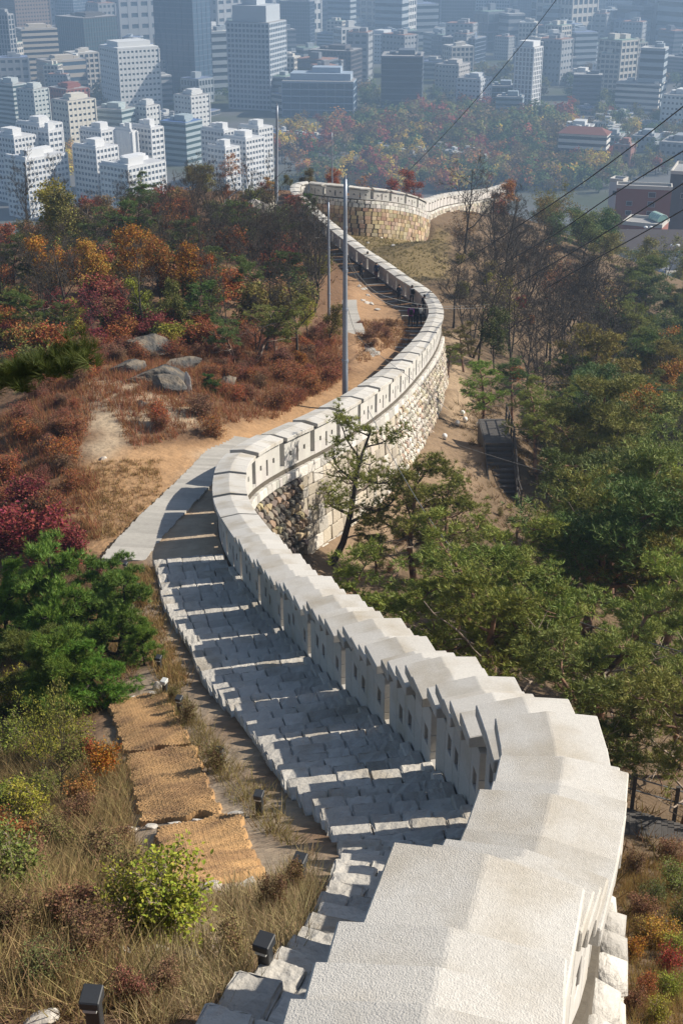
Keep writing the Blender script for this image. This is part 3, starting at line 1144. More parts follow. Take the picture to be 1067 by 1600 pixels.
# ------------------------------------------------------------------ poles and cables
def pole(u, Y, vtop, r0, r1, label, lean=0.0, arms=0):
    p = gp(u, Y)
    H = zpix(vtop, Y) - p[2]
    o = tag(empty('utility_pole', p), label, 'pole')
    n = 9
    MB().tube([(lean * t * H, 0, -.4 + (H + .4) * t) for t in np.linspace(0, 1, n)], [r0 + (r1 - r0) * t for t in np.linspace(0, 1, n)], 14).build('shaft', m_pole, o, True)
    for f in (.22, .45, .62, .80):
        MB().tube([(lean * f * H, 0, H * f - .06), (lean * f * H, 0, H * f + .06)], [(r0 + (r1 - r0) * f) * 1.22] * 2, 14).build('band', m_pole, o)
    MB().tube([(lean * H, 0, H), (lean * H, 0, H + .35)], [r1 * .7, .01], 8).build('finial', m_pole, o)
    if arms:
        MB().box(-.5, .5, -.04, .04, H * .9, H * .9 + .08).build('cross_arm', m_pole, o)
    return p, H


p1, H1 = pole(539, 59.5, 280, .155, .075, 'tallest grey steel pole standing right behind the wall')
p2_, H2 = pole(514, 92, 316, .12, .06, 'shorter grey steel pole left of the tallest one')
p3_, H3 = pole(432, 147, 165, .20, .11, 'leaning dark pole on the far crest beside the pale boulder', .028)
p4_, H4 = pole(519, 176, 207, .10, .06, 'thin far pole behind the knoll of the wall')


def cable(pts, rad, label, mat=None, sag=0.0, group=None):
    """pts: (u, v, depth) of points the cable passes"""
    P = np.array([bp(*q) for q in pts])
    C = catmull(P, 10) if len(P) > 2 else np.array([P[0] + (P[1] - P[0]) * t for t in np.linspace(0, 1, 14)])
    if sag:
        t = np.linspace(0, 1, len(C))
        C[:, 2] -= sag * 4 * t * (1 - t)
    o = C[0].copy()
    b = MB().tube([c - o for c in C], rad, 5)
    ob = b.build('overhead_cable', mat or m_wire, None, True)
    ob.location = o
    return tag(ob, label, 'cable', group)


cable([(1120, 124, 70), (969, 240, 84), (860, 318, 96), (700, 424, 118)], .040, 'uppermost of the four black cables crossing the village', sag=.1)
cable([(1120, 203, 70), (960, 300, 84), (860, 368, 96), (760, 425, 112)], .040, 'second black cable crossing the brick village houses', sag=.1)
cable([(1120, 252, 70), (980, 342, 82), (880, 402, 94), (800, 448, 106)], .040, 'third black cable crossing the village')
cable([(1120, 297, 70), (1000, 366, 80), (935, 402, 88), (850, 452, 100)], .040, 'lowest of the four black cables above the long grey roof')
cable([(905, -60, 120), (868, 0, 124), (780, 112, 136), (690, 214, 150), (560, 345, 172)], .036, 'single thin cable slanting down in front of the towers')
cable([(575, 640, 57), (630, 745, 50), (700, 850, 44), (780, 915, 40), (900, 970, 36), (1090, 1026, 32)], .014, 'thin pale cable sagging across the near pine crowns', m_wirep)
cable([(700, 690, 75), (800, 722, 66), (930, 757, 60), (1090, 782, 55)], .014, 'thin pale cable crossing the middle of the pine wood', m_wirep)
cable([(740, 588, 90), (870, 598, 84), (1090, 612, 78)], .016, 'thin pale cable across the upper pine wood', m_wirep)
P1 = (539, 470, 62)
cable([(538, 390, 63), (560, 430, 70), (600, 462, 80), (680, 478, 95), (770, 476, 110)], .016, 'upper thin cable running from the tall pole over the walkers', m_wirep)
cable([(538, 400, 63), (570, 450, 70), (620, 478, 80), (700, 482, 95), (790, 480, 110)], .016, 'lower thin cable running from the tall pole over the walkers', m_wirep)
cable([(540, 470, 63), (556, 520, 66), (580, 545, 66), (640, 590, 66), (700, 640, 66)], .012, 'thin guy cable from the tall pole down across the parapet', m_wirep)


# ------------------------------------------------------------------ dark timber walkways outside the wall
def deck_stairs():
    base = ray(778, 700)
    o = tag(empty('deck_stairs', base), 'dark timber steps with a handrail on the outer slope', 'stairs')
    z0 = 0.45
    for k in range(26):
        y = 3.85 - k * .15
        MB().box(-.75, .75, y - .142, y, z0 - .05, z0).build('board', m_deck, o)
    y, z = -.05, z0
    for k in range(9):
        z -= .2
        MB().box(-.75, .75, y - .34, y, z - .05, z).build('tread', m_deck, o)
        MB().box(-.74, .74, y - .03, y - .004, z + .003, z + .145).build('riser', m_deck, o)
        y -= .33
    for k in range(9):
        yy = y - k * .15
        MB().box(-.75, .75, yy - .142, yy, z - .25, z - .2).build('board', m_deck, o)
    y1 = y - 9 * .15
    for sx in (-1, 1):
        MB().hexa([(sx * .79 - .03, 3.85, z0 - 1.4), (sx * .79 + .03, 3.85, z0 - 1.4), (sx * .79 + .03, 0, z0 - 1.4), (sx * .79 - .03, 0, z0 - 1.4), (sx * .79 - .03, 3.85, z0 - .02), (sx * .79 + .03, 3.85, z0 - .02), (sx * .79 + .03, 0, z0 - .02), (sx * .79 - .03, 0, z0 - .02)]).build('stringer', m_deck, o)
        MB().hexa([(sx * .79 - .03, -.01, z - 1), (sx * .79 + .03, -.01, z - 1), (sx * .79 + .03, y1, z - 1), (sx * .79 - .03, y1, z - 1), (sx * .79 - .03, -.01, z0 - .02), (sx * .79 + .03, -.01, z0 - .02), (sx * .79 + .03, y1, z - .2), (sx * .79 - .03, y1, z - .2)]).build('stringer', m_deck, o)
    pts = [(.86, 3.7, z0), (.86, 2.4, z0), (.86, 1.2, z0), (.86, 0, z0), (.86, -1.3, z0 - .8), (.86, y, z - .2), (.86, y1, z - .2)]
    for p in pts:
        MB().box(p[0] - .05, p[0] + .05, p[1] - .05, p[1] + .05, p[2] - .8, p[2] + 1.0).build('post', m_deck, o)
    for h in (.5, .95):
        MB().tube([(p[0], p[1], p[2] + h) for p in pts], .03, 6).build('rail', m_deck, o)


deck_stairs()


def deck_walk():
    a = ray(965, 1296)
    o = tag(empty('deck_walkway', a, math.radians(-12)), 'shaded timber walkway with a post and cable railing at the lower right', 'walkway')
    z0 = .30
    for k in range(26):
        x = -.8 + k * .15
        MB().box(x, x + .142, -.9, .7, z0 - .05 - k * .03, z0 - k * .03).build('board', m_deck, o)
    pts = [(-.7 + 1.0 * k, .78, z0 - k * .2) for k in range(4)]
    for p in pts:
        MB().box(p[0] - .045, p[0] + .045, p[1] - .045, p[1] + .045, p[2] - .9, p[2] + .95).build('post', m_deck, o)
    for h in (.5, .85):
        MB().tube([(p[0], p[1], p[2] + h) for p in pts], .018, 6).build('rail', m_wirep, o)


deck_walk()

# white handrail on the far crest
p = gp(352, 147)
o = tag(empty('handrail', p), 'pale curved handrail on the far crest left of the pole', 'railing')
pts = [(0, 0, .5), (.6, -.1, 1.0), (1.3, -.1, 1.5), (2.1, 0, 2.1), (2.15, 0, 1.0)]
MB().tube(pts, .07, 6).build('rail', m_globe, o)
for q in pts[:4]:
    MB().tube([(q[0], q[1], -.6), q], .05, 6).build('post', m_globe, o)


# ------------------------------------------------------------------ walkers
_body = []


def skin_body(J, R, E, names, k):
    """one continuous body grown over a jointed skeleton"""
    me = bpy.data.meshes.new('body')
    me.from_pydata([tuple(c * k for c in J[n]) for n in names], [(names.index(a), names.index(b)) for a, b in E], [])
    bm = bmesh.new()
    bm.from_mesh(me)
    lay = bm.verts.layers.skin.verify()
    bm.verts.ensure_lookup_table()
    for i, n in enumerate(names):
        bm.verts[i][lay].radius = (R[n] * k * 1.05, R[n] * k * (.8 if n in ('pel', 'sp', 'ch') else 1))
        bm.verts[i][lay].use_root = (n == 'pel')
    bm.to_mesh(me)
    bm.free()
    tmp = bpy.data.objects.new('body', me)
    COL.objects.link(tmp)
    tmp.modifiers.new('Skin', 'SKIN').use_smooth_shade = True
    sb = tmp.modifiers.new('Sub', 'SUBSURF')
    sb.levels = sb.render_levels = 1
    dg = bpy.context.evaluated_depsgraph_get()
    me2 = bpy.data.meshes.new_from_object(tmp.evaluated_get(dg))
    bpy.data.objects.remove(tmp)
    return me2


def finish_body(me2, k, jacket, trousers, o):
    me2.materials.clear()
    for c in (jacket, trousers, (.42, .27, .19), (.03, .03, .03)):
        me2.materials.append(cloth_mat(c))
    for f in me2.polygons:
        z, x = f.center.z / k, abs(f.center.x) / k
        f.material_index = 3 if z < .10 else (2 if z > 1.47 or (z < .93 and x > .165) else (0 if z > .86 else 1))
        f.use_smooth = True
    mk('body', me2, None, o)

def person(u, v, facing, jacket, trousers, label, pack=None, hat=None, h=1.68, stride=.18):
    p = ray(u, v)
    o = tag(empty('person', p, facing), label, 'person', 'walkers on the path')
    k = h / 1.70
    J = {'pel': (0, 0, .92), 'sp': (0, .01, 1.12), 'ch': (0, .0, 1.32), 'nk': (0, .01, 1.47), 'hd': (0, .02, 1.56), 'tp': (0, .01, 1.68),
         'ls': (-.18, 0, 1.40), 'le': (-.23, -.04, 1.14), 'lw': (-.20, .10, .94), 'lh': (-.19, .14, .86),
         'rs': (.18, 0, 1.40), 're': (.23, -.06, 1.15), 'rw': (.22, .02, .92), 'rh': (.21, .05, .83),
         'lhp': (-.09, 0, .88), 'lk': (-.10, stride * .7, .50), 'la': (-.10, stride, .09), 'lt': (-.10, stride + .16, .03),
         'rhp': (.09, 0, .88), 'rk': (.10, -stride * .2, .48), 'ra': (.10, -stride, .10), 'rt': (.10, -stride + .16, .03)}
    R = {'pel': .14, 'sp': .135, 'ch': .15, 'nk': .055, 'hd': .095, 'tp': .075, 'ls': .075, 'le': .05, 'lw': .036, 'lh': .035, 'rs': .075, 're': .05, 'rw': .036, 'rh': .035,
         'lhp': .10, 'lk': .065, 'la': .045, 'lt': .04, 'rhp': .10, 'rk': .065, 'ra': .045, 'rt': .04}
    E = [('pel', 'sp'), ('sp', 'ch'), ('ch', 'nk'), ('nk', 'hd'), ('hd', 'tp'), ('ch', 'ls'), ('ls', 'le'), ('le', 'lw'), ('lw', 'lh'), ('ch', 'rs'), ('rs', 're'), ('re', 'rw'), ('rw', 'rh'),
         ('pel', 'lhp'), ('lhp', 'lk'), ('lk', 'la'), ('la', 'lt'), ('pel', 'rhp'), ('rhp', 'rk'), ('rk', 'ra'), ('ra', 'rt')]
    names = list(J)
    if not _body:
        _body.append(skin_body(J, R, E, names, k))
    me2 = _body[0].copy()
    for v_ in me2.vertices: v_.co *= k / (1.68 / 1.70)
    finish_body(me2, k, jacket, trousers, o)
    b = bmesh.new()
    bmesh.ops.create_uvsphere(b, u_segments=12, v_segments=8, radius=.112 * k)
    for q in list(b.verts):
        if q.co.z < -.03 * k and q.co.y > -.03: q.co.z = -.01 * k
        q.co.z *= 1.05
    hm = bpy.data.meshes.new('hair')
    b.to_mesh(hm)
    b.free()
    hr = mk('hat' if hat else 'hair', hm, cloth_mat(hat or (.02, .017, .015)), o)
    hr.location = (0, -.005, 1.635 * k)
    if hat:
        MB().tube([(0, .03, 1.625 * k), (0, .03, 1.64 * k)], [.17, .16], 14).build('brim', cloth_mat(hat), hr).location = (0, 0, -1.635 * k)
    if pack:
        bk = MB().box(-.15, .15, -.30, -.13, 1.0 * k, 1.44 * k).build('backpack', cloth_mat(pack), o)
        bevel_mesh(bk.data, .05, 2)
    return o


_cm = {}


def cloth_mat(c):
    if c not in _cm:
        _cm[c] = M('cloth_%d' % len(_cm), c, var=.12, noise=9, rough=.9)
    return _cm[c]


BK = (.02, .02, .025)
person(641, 510, 0.1, (.22, .03, .20), BK, 'walker in a purple jacket seen from behind on the walk', BK)
person(649, 510, -.1, BK, BK, 'walker in black right of the purple jacket', None, None, 1.74)
person(655, 508, .2, (.03, .04, .05), (.04, .04, .05), 'walker with a pale backpack closest to the wall', (.55, .53, .48))
person(662, 492, .1, (.05, .03, .04), BK, 'walker in dark clothes pressed near the wall bend', BK)
person(623, 476, 3.0, (.03, .035, .05), BK, 'lone walker in dark navy at the left edge of the shaded walk', None, None, 1.75)
person(643, 476, .2, (.40, .40, .40), BK, 'walker in a light grey top ahead of the main group', BK)
person(564, 438, 3.3, BK, BK, 'walker in black coming up on the sunny side of the walk', None, None, 1.7)
person(588, 438, 2.9, (.03, .05, .10), (.12, .02, .02), 'walker with red trousers and a blue jacket farther down the walk')
person(585, 424, .1, (.60, .60, .58), BK, 'walker in a white top and pale hat far down the walk', None, (.6, .6, .57))
person(574, 420, .2, BK, (.05, .05, .06), 'small dark figure beside the wall behind the white-topped walker', BK)
person(452, 330, .3, (.10, .42, .62), BK, 'distant person in a bright blue jacket near the far crest')

# ------------------------------------------------------------------ vegetation kit
def frames(D, r=None):
    """rotation matrices whose z axis is D"""
    D = D / np.linalg.norm(D, axis=1)[:, None]
    A = np.where(np.abs(D[:, 2:3]) < .9, np.array([[0, 0, 1.0]]), np.array([[1.0, 0, 0]]))
    X = np.cross(A, D)
    X /= np.linalg.norm(X, axis=1)[:, None]
    Y = np.cross(D, X)
    a = rng.uniform(0, 2 * math.pi, len(D))[:, None]
    X2 = X * np.cos(a) + Y * np.sin(a)
    Y2 = np.cross(D, X2)
    return np.stack([X2, Y2, D], axis=2)


def scatter(tv, tf, pos, rot, scl):
    tv = np.asarray(tv, float)
    tf = np.asarray(tf, int)
    V = np.einsum('nij,kj->nki', rot, tv) * np.asarray(scl)[:, None, None] + pos[:, None, :]
    Fq = tf[None] + (np.arange(len(pos)) * len(tv))[:, None, None]
    return V.reshape(-1, 3), Fq.reshape(-1, tf.shape[1])


def tuft(n, ln, wd, spread, seed):
    """a spray of pine needles about the z axis; every needle a slim triangle"""
    r = random.Random(seed)
    v, f = [], []
    for i in range(n):
        a = r.uniform(0, 2 * math.pi)
        th = r.uniform(.15, spread)
        d = Vector((math.sin(th) * math.cos(a), math.sin(th) * math.sin(a), math.cos(th)))
        s = d.cross(Vector((r.uniform(-1, 1), r.uniform(-1, 1), r.uniform(-1, 1)))).normalized() * wd
        b = d * (ln * r.uniform(0, .3))
        e = d * ln * r.uniform(.8, 1.15)
        k = len(v)
        v += [tuple(b - s), tuple(b + s), tuple(e)]
        f.append((k, k + 1, k + 2))
    return v, f


LEAF = ([(0, 0, 0), (.34, .42, .05), (0, 1, -.06), (-.34, .42, .05)], [(0, 1, 2, 3)])
LEAFL = ([(0, 0, 0), (.22, .30, .06), (.26, .62, .05), (0, 1, -.08), (-.26, .62, .05), (-.22, .30, .06)], [(0, 1, 2, 3, 4, 5)])


def limb_points(a, d, ln, n, wig, r, grav=0.0):
    pts = [Vector(a)]
    d = Vector(d).normalized()
    for i in range(n):
        d = (d + Vector((r.gauss(0, wig), r.gauss(0, wig), r.gauss(0, wig) + grav))).normalized()
        pts.append(pts[-1] + d * ln / n)
    return pts


def skeleton(seed, H, r0, depth=4, first=.3, nlimb=9, wig=.22, up=.5, ratio=.55, kids=4, mb=None, spread=1.0, trunk_wig=.08, stems=1, minr=.006, lean=(0, 0)):
    """trunk and branches; returns mesh builder and the outer twig points"""
    r = random.Random(seed)
    b = mb or MB()
    tips = []

    def branch(a, d, ln, rad, lev):
        n = 4 if lev <= 2 else 3
        pts = limb_points(a, d, ln, n, wig, r, .06 * up)
        b.tube(pts, [max(rad * (1 - .72 * i / n), minr) for i in range(n + 1)], 6 if lev == 1 else (5 if lev == 2 else 3), 0, False)
        if lev >= depth:
            tips.extend(pts[1:])
            return
        if lev >= depth - 1: tips.extend(pts[-2:])
        for k in range(kids):
            f = r.uniform(.3, 1.0)
            i = min(int(f * n), n - 1)
            p = pts[i].lerp(pts[i + 1], f * n - i)
            t = (pts[i + 1] - pts[i]).normalized()
            s = Vector((r.gauss(0, 1), r.gauss(0, 1), r.gauss(0, .6) + .35 * up))
            s = (s - t * s.dot(t)).normalized()
            branch(p, t * .75 + s * .8, ln * ratio * r.uniform(.75, 1.2) * (1.15 - .4 * f), rad * (.58 - .2 * f), lev + 1)
    for st in range(stems):
        a0 = r.uniform(0, 6.28)
        d0 = Vector((lean[0] + (.35 * math.cos(a0) if stems > 1 else 0), lean[1] + (.35 * math.sin(a0) if stems > 1 else 0), 1))
        h = H * (1 if st == 0 else r.uniform(.7, .95))
        pts = limb_points((0, 0, -.3), d0, h * .92 + .3, 8, trunk_wig, r, .05)
        rad = r0 * (1 if stems == 1 else .7)
        b.tube(pts, [rad * (1.25 if i == 0 else 1) * (1 - .8 * i / 8) for i in range(9)], 8, 0, False)
        for k in range(nlimb):
            f = first + (1 - first) * (k + r.uniform(.1, .9)) / nlimb
            i = min(int(f * 8), 7)
            p = pts[i].lerp(pts[i + 1], f * 8 - i)
            az = k * 2.4 + r.uniform(-.5, .5)
            branch(p, Vector((math.cos(az) * spread, math.sin(az) * spread, up * r.uniform(.5, 1.3))), H * (.36 * (1.15 - .6 * f)) * r.uniform(.8, 1.2), rad * (1 - .8 * f) * .62 + .006, 1)
        tips.append(pts[-1])
    return b, np.array([tuple(t) for t in tips])


def leaf_mesh(name, pts, n, size, jit, tmpl=LEAF, flat=.5, seed=1):
    g = np.random.default_rng(seed)
    c = pts[g.integers(0, len(pts), n)] + g.normal(0, jit, (n, 3)) * np.array([1, 1, .8])
    D = g.normal(0, 1, (n, 3))
    D[:, 2] = np.abs(D[:, 2]) * .8 + flat
    V, Fq = scatter(tmpl[0], tmpl[1], c, frames(D), size * g.uniform(.65, 1.3, n))
    return npmesh(name, V, Fq, [m_leaf])


def needle_mesh(name, pts, n, jit, ln, wd, nn=11, spread=1.35, seed=1, out=None):
    g = np.random.default_rng(seed)
    tv, tf = tuft(nn, ln, wd, spread, seed)
    c = pts[g.integers(0, len(pts), n)] + g.normal(0, 1, (n, 3)) * np.array(jit)
    D = g.normal(0, .55, (n, 3)) + np.array([0, 0, .8])
    if out is not None:
        rad = c - np.array([0, 0, out])
        rad[:, 2] *= .4
        D += rad / (np.linalg.norm(rad, axis=1)[:, None] + .01) * .6
    V, Fq = scatter(tv, tf, c, frames(D), g.uniform(.75, 1.25, n))
    return npmesh(name, V, Fq, [m_needle])


KIT = {}


def reg(kind, trunk_mesh, crown_mesh):
    KIT.setdefault(kind, []).append((trunk_mesh, crown_mesh))


def pine_skel(seed, H, first=.42, lean=(0, 0), nl=11, wig=.2):
    """red pine: bent trunk, level limbs, twigs held in flat pads"""
    r = random.Random(seed)
    b = MB()
    pts = limb_points((0, 0, -.4), (lean[0], lean[1], 1), H * .95 + .4, 9, .13, r, .05)
    r0 = .02 * H + .03
    b.tube(pts, [r0 * (1.3 if i == 0 else 1) * (1 - .75 * i / 9) for i in range(10)], 8, 0, False)
    pads = []
    for k in range(nl):
        f = first + (1 - first) * (k + r.random() * .8) / nl
        i = min(int(f * 9), 8)
        p = pts[i].lerp(pts[i + 1], f * 9 - i)
        az = k * 2.4 + r.uniform(-.6, .6)
        ln = H * .40 * (1.25 - .75 * f) * r.uniform(.75, 1.25)
        lp = limb_points(p, (math.cos(az), math.sin(az), r.uniform(-.05, .35)), ln, 6, wig, r, .035)
        rad = r0 * (1 - .75 * f) * .55 + .012
        b.tube(lp, [rad * (1 - .7 * j / 6) for j in range(7)], 6, 0, False)
        for j in range(2, 7):
            for _ in range(3):
                az2 = r.uniform(0, 6.28)
                tp = limb_points(lp[j], (math.cos(az2), math.sin(az2), r.uniform(.05, .5)), ln * r.uniform(.16, .34), 3, .25, r, .08)
                b.tube(tp, [rad * .35 + .004, rad * .28 + .003, .006, .004], 3, 0, False)
                pads += [tp[2], tp[3], tp[3], tp[3]]
    for k in range(7 if H > 4 else 0):        # dead limbs low in the crown
        f = r.uniform(.22, .75)
        i = min(int(f * 9), 8)
        az = r.uniform(0, 6.28)
        lp = limb_points(pts[i].lerp(pts[i + 1], f * 9 - i), (math.cos(az), math.sin(az), r.uniform(.1, .8)), H * r.uniform(.28, .42), 6, .24, r, .05)
        b.tube(lp, [.042 * (1 - .8 * j / 6) for j in range(7)], 5, 1, False)
        for j in (2, 3, 4, 5):
            az2 = r.uniform(0, 6.28)
            b.tube(limb_points(lp[j], (math.cos(az2), math.sin(az2), r.uniform(0, .9)), H * r.uniform(.06, .14), 3, .3, r, .05), [.016, .012, .008, .004], 3, 1, False)
    pads += [pts[-1]] * 4
    return b, np.array([tuple(t) for t in pads])


for i, (H, first, lean) in enumerate([(6.0, .45, (.1, 0)), (5.5, .35, (-.15, .1)), (6.5, .5, (.2, -.1)), (5.2, .4, (0, .15))]):
    b, pads = pine_skel(100 + i, H, first, lean)
    reg('pine', b.mesh('pine_trunk', [m_bark_pine, m_twig], True), needle_mesh('pine_needles', pads, 1950, (.115, .115, .05), .15, .011, 12, seed=i, out=H * .5))
for i in range(3):        # same kind, coarser needles for the wood further off
    b, pads = pine_skel(140 + i, 7.0, .3, (random.uniform(-.1, .1), 0), 13)
    reg('pine_far', b.mesh('pine_trunk', [m_bark_pine, m_twig], True), needle_mesh('pine_needles', pads, 3300, (.24, .24, .10), .22, .015, 10, seed=20 + i, out=3.5))
b, pads = pine_skel(555, 6.2, .34, (.5, -.1), 10, .26)
reg('lean_pine', b.mesh('pine_trunk', [m_bark, m_twig], True), needle_mesh('pine_needles', pads, 1500, (.12, .12, .05), .15, .011, 11, seed=14, out=3.0))
for i in range(2):        # young bushy pine clothed to the ground
    b, pads = pine_skel(170 + i, 2.6, .05, (.1, 0), 20, .16)
    reg('young_pine', b.mesh('pine_trunk', [m_bark, m_twig], True), needle_mesh('pine_needles', pads, 3400, (.065, .065, .045), .14, .006, 13, 1.1, seed=40 + i, out=1.0))
for i in range(4):
    b, tips = skeleton(200 + i, 9.0, .13, depth=4, first=.25, nlimb=9, wig=.20, up=1.25, kids=4, stems=1 + (i % 2), minr=.011)
    reg('bare', b.mesh('bare_trunk', [m_bark], True), None)
for i in range(3):
    b, tips = skeleton(230 + i, 6.0, .10, depth=3, first=.2, nlimb=10, wig=.2, up=.9, kids=4)
    reg('broad', b.mesh('tree_trunk', [m_bark], True), leaf_mesh('tree_leaves', tips, 4200, .19, .30, seed=50 + i))
for i in range(3):        # half-bare autumn tree
    b, tips = skeleton(260 + i, 6.0, .09, depth=4, first=.2, nlimb=9, wig=.2, up=1.0, kids=3, stems=2, minr=.008)
    reg('thin', b.mesh('tree_trunk', [m_bark], True), leaf_mesh('tree_leaves', tips, 1300, .17, .22, seed=60 + i))
for i in range(3):
    b, tips = skeleton(290 + i, 1.3, .018, depth=2, first=.12, nlimb=9, wig=.2, up=.9, kids=5, stems=5, minr=.004)
    reg('shrub', b.mesh('shrub_stems', [m_bark], True), leaf_mesh('shrub_leaves', tips, 2600, .085, .11, seed=70 + i))
for i in range(3):        # twiggy brush, few leaves
    b, tips = skeleton(310 + i, 1.2, .014, depth=3, first=.1, nlimb=8, wig=.18, up=1.2, kids=4, stems=6, minr=.0045)
    reg('brush', b.mesh('brush_stems', [M('brush_twig_%d' % i, (.20, .11, .075), var=.2, noise=6)], True), leaf_mesh('brush_leaves', tips, 2300, .055, .09, seed=80 + i))
for i in range(2):        # near leafy bush with large leaves
    b, tips = skeleton(330 + i, 1.1, .014, depth=2, first=.1, nlimb=9, wig=.16, up=1.1, kids=4, stems=6, minr=.004)
    reg('bush', b.mesh('bush_stems', [m_twig], True), leaf_mesh('bush_leaves', tips, 2600, .056, .075, LEAFL, .7, seed=90 + i))
for i in range(4):        # trees of the valley: crown of coarse leaf clumps, few pixels each
    g = np.random.default_rng(400 + i)
    lob = g.normal(0, 1, (14, 3)) * np.array([.26, .26, .20]) + np.array([0, 0, .62])
    b = MB().tube([(0, 0, -.2), (0, 0, .3), (.02, 0, .7)], [.035, .028, .012], 6)
    for k in range(6):
        b.tube([(0, 0, .25 + .06 * k), tuple(lob[k])], [.014, .005], 4)
    n = 900
    c = lob[g.integers(0, 14, n)] + g.normal(0, .105, (n, 3))
    D = (c - np.array([0, 0, .45])) + g.normal(0, .25, (n, 3))
    V, Fq = scatter(LEAF[0], LEAF[1], c, frames(D), g.uniform(.06, .13, n))
    tm_ = b.mesh('tree_trunk', [m_bark, m_leaf], True)
    bm_ = bmesh.new()
    bm_.from_mesh(tm_)
    bm_.from_mesh(npmesh('tree_crown', V, Fq))
    bm_.faces.ensure_lookup_table()
    for f_ in bm_.faces[len(tm_.polygons):]: f_.material_index = 1
    bm_.to_mesh(tm_)
    bm_.free()
    reg('valley', tm_, None)
BASEH = {'pine': 6.0, 'lean_pine': 5.6, 'pine_far': 7.2, 'young_pine': 2.7, 'bare': 9.6, 'broad': 6.6, 'thin': 6.4, 'shrub': 1.5, 'brush': 1.4, 'bush': 1.25, 'valley': 1.0}
GREEN, PGREEN, DGREEN = (.195, .232, .040), (.125, .205, .026), (.098, .140, .034)
YGREEN, YELLOW, ORANGE = (.27, .25, .03), (.52, .32, .028), (.36, .15, .02)
RUST, RED, DRED, OLIVE = (.33, .115, .035), (.33, .045, .03), (.20, .036, .034), (.17, .155, .035)
BROWN, GOLD = (.25, .145, .07), (.46, .27, .045)


def where(p, mid=(300, 760)):
    """plain words for the place of a thing in the picture: its third and how far off it stands"""
    d = p[1] * CP - (p[2] - CAMZ) * SP
    u = 533.5 + F * p[0] / d
    v = 800 - F * ((p[1] * SP + (p[2] - CAMZ) * CP) / d)
    return u, v, d


def spot(p, us, vs, uw, vw):
    u, v, d = where(p)
    return uw[int(np.searchsorted(us, u))], vw[int(np.searchsorted(vs, v))]


def plant(kind, p, h, color, label, group=None, name=None, cat=None, wide=1.0, var=None, rz=None, tilt=0.0):
    v = KIT[kind][var if var is not None else random.randrange(len(KIT[kind]))]
    s = h / BASEH[kind]
    nm = name or {'pine': 'pine_tree', 'lean_pine': 'pine_tree', 'pine_far': 'pine_tree', 'young_pine': 'pine_tree', 'bare': 'bare_tree', 'broad': 'autumn_tree', 'thin': 'autumn_tree', 'shrub': 'shrub', 'brush': 'brush_clump', 'bush': 'bush', 'valley': 'tree'}[kind]
    cat = cat or ('tree' if 'tree' in nm else ('brush' if 'brush' in nm else 'shrub'))
    if kind == 'valley':
        o = tag(mk(nm, v[0], None, None, tuple(max(0, k_ * random.uniform(.85, 1.15)) for k_ in color)), label, cat, group)
        o.location = tuple(float(c_) for c_ in p)
        o.rotation_euler = (0, 0, random.uniform(0, 6.28))
        o.scale = (s * wide, s * wide, s)
        return o
    o = tag(empty(nm, p, random.uniform(0, 6.28) if rz is None else rz), label, cat, group)
    o.rotation_euler[0] = tilt
    o.scale = (s * wide, s * wide, s)
    mk('trunk' if cat == 'tree' else 'stems', v[0], None, o)
    if v[1] is not None:
        c = tuple(max(0, k * random.uniform(.88, 1.12)) for k in color)
        mk('crown' if cat == 'tree' else 'foliage', v[1], None, o, c)
    return o


def plant_top(kind, u, vtop, Y, color, label, **k):
    p = gp(u, Y)
    return plant(kind, p, max(zpix(vtop, Y) - p[2], .4), color, label, **k)


# ------------------------------------------------------------------ pines outside the wall, near the view point
q = ray(508, 878)
plant('lean_pine', q, 6.0, GREEN, 'leaning pine with a bare dark trunk against the sunlit rampart', rz=0.1, wide=1.0)
for u, vt, Y, lb, vr, rz in [
        (650, 700, 47, 'spreading pine right of the leaning one', 1, .5), (700, 765, 46, 'pine below the timber steps', 0, 1.0),
        (620, 855, 31, 'pine crown just outside the wall below the leaning pine', 3, 2.0), (700, 800, 36, 'wide pine crown in the middle of the outer slope', 0, 4.2),
        (760, 880, 29, 'pine crown crossed by the pale cable', 1, 5.0), (790, 800, 40, 'pine below the foot of the timber steps', 3, .2),
        (850, 900, 29, 'near pine with reddish limbs right of the wall crest', 2, 3.0), (940, 900, 30, 'dense near pine towards the right edge', 0, 2.4),
        (1045, 930, 30, 'near pine cut by the right edge of the picture', 1, 1.2), (930, 985, 25, 'low spreading pine over the lower right deck', 3, 2.2),
        (840, 970, 26, 'pine boughs reaching over the bright cap stones', 2, .9), (1075, 1010, 25, 'nearest pine at the right with a thick red limb', 0, 3.3),
        (990, 840, 36, 'pine crown above the nearest right pines', 3, 5.5), (880, 800, 43, 'pine crown in the wood right of the timber steps', 1, 2.9)]:
    plant_top('pine', u, vt, Y, GREEN, lb, var=vr, rz=rz, wide=1.18)
plant_top('pine', 748, 560, 78, GREEN, 'crooked pine with pale dead branches above the globe lamps', var=1, rz=2.0, wide=1.2)
plant_top('pine', 800, 570, 86, DGREEN, 'pine behind the crooked one', var=0, rz=1.0, wide=1.2)
plant_top('pine', 724, 500, 96, OLIVE, 'olive green pine beside the outer dirt path', var=3, rz=1.0, wide=1.1)
plant_top('broad', 770, 480, 99, (.07, .09, .02), 'broad green tree at the edge of the bare wood', wide=.9)
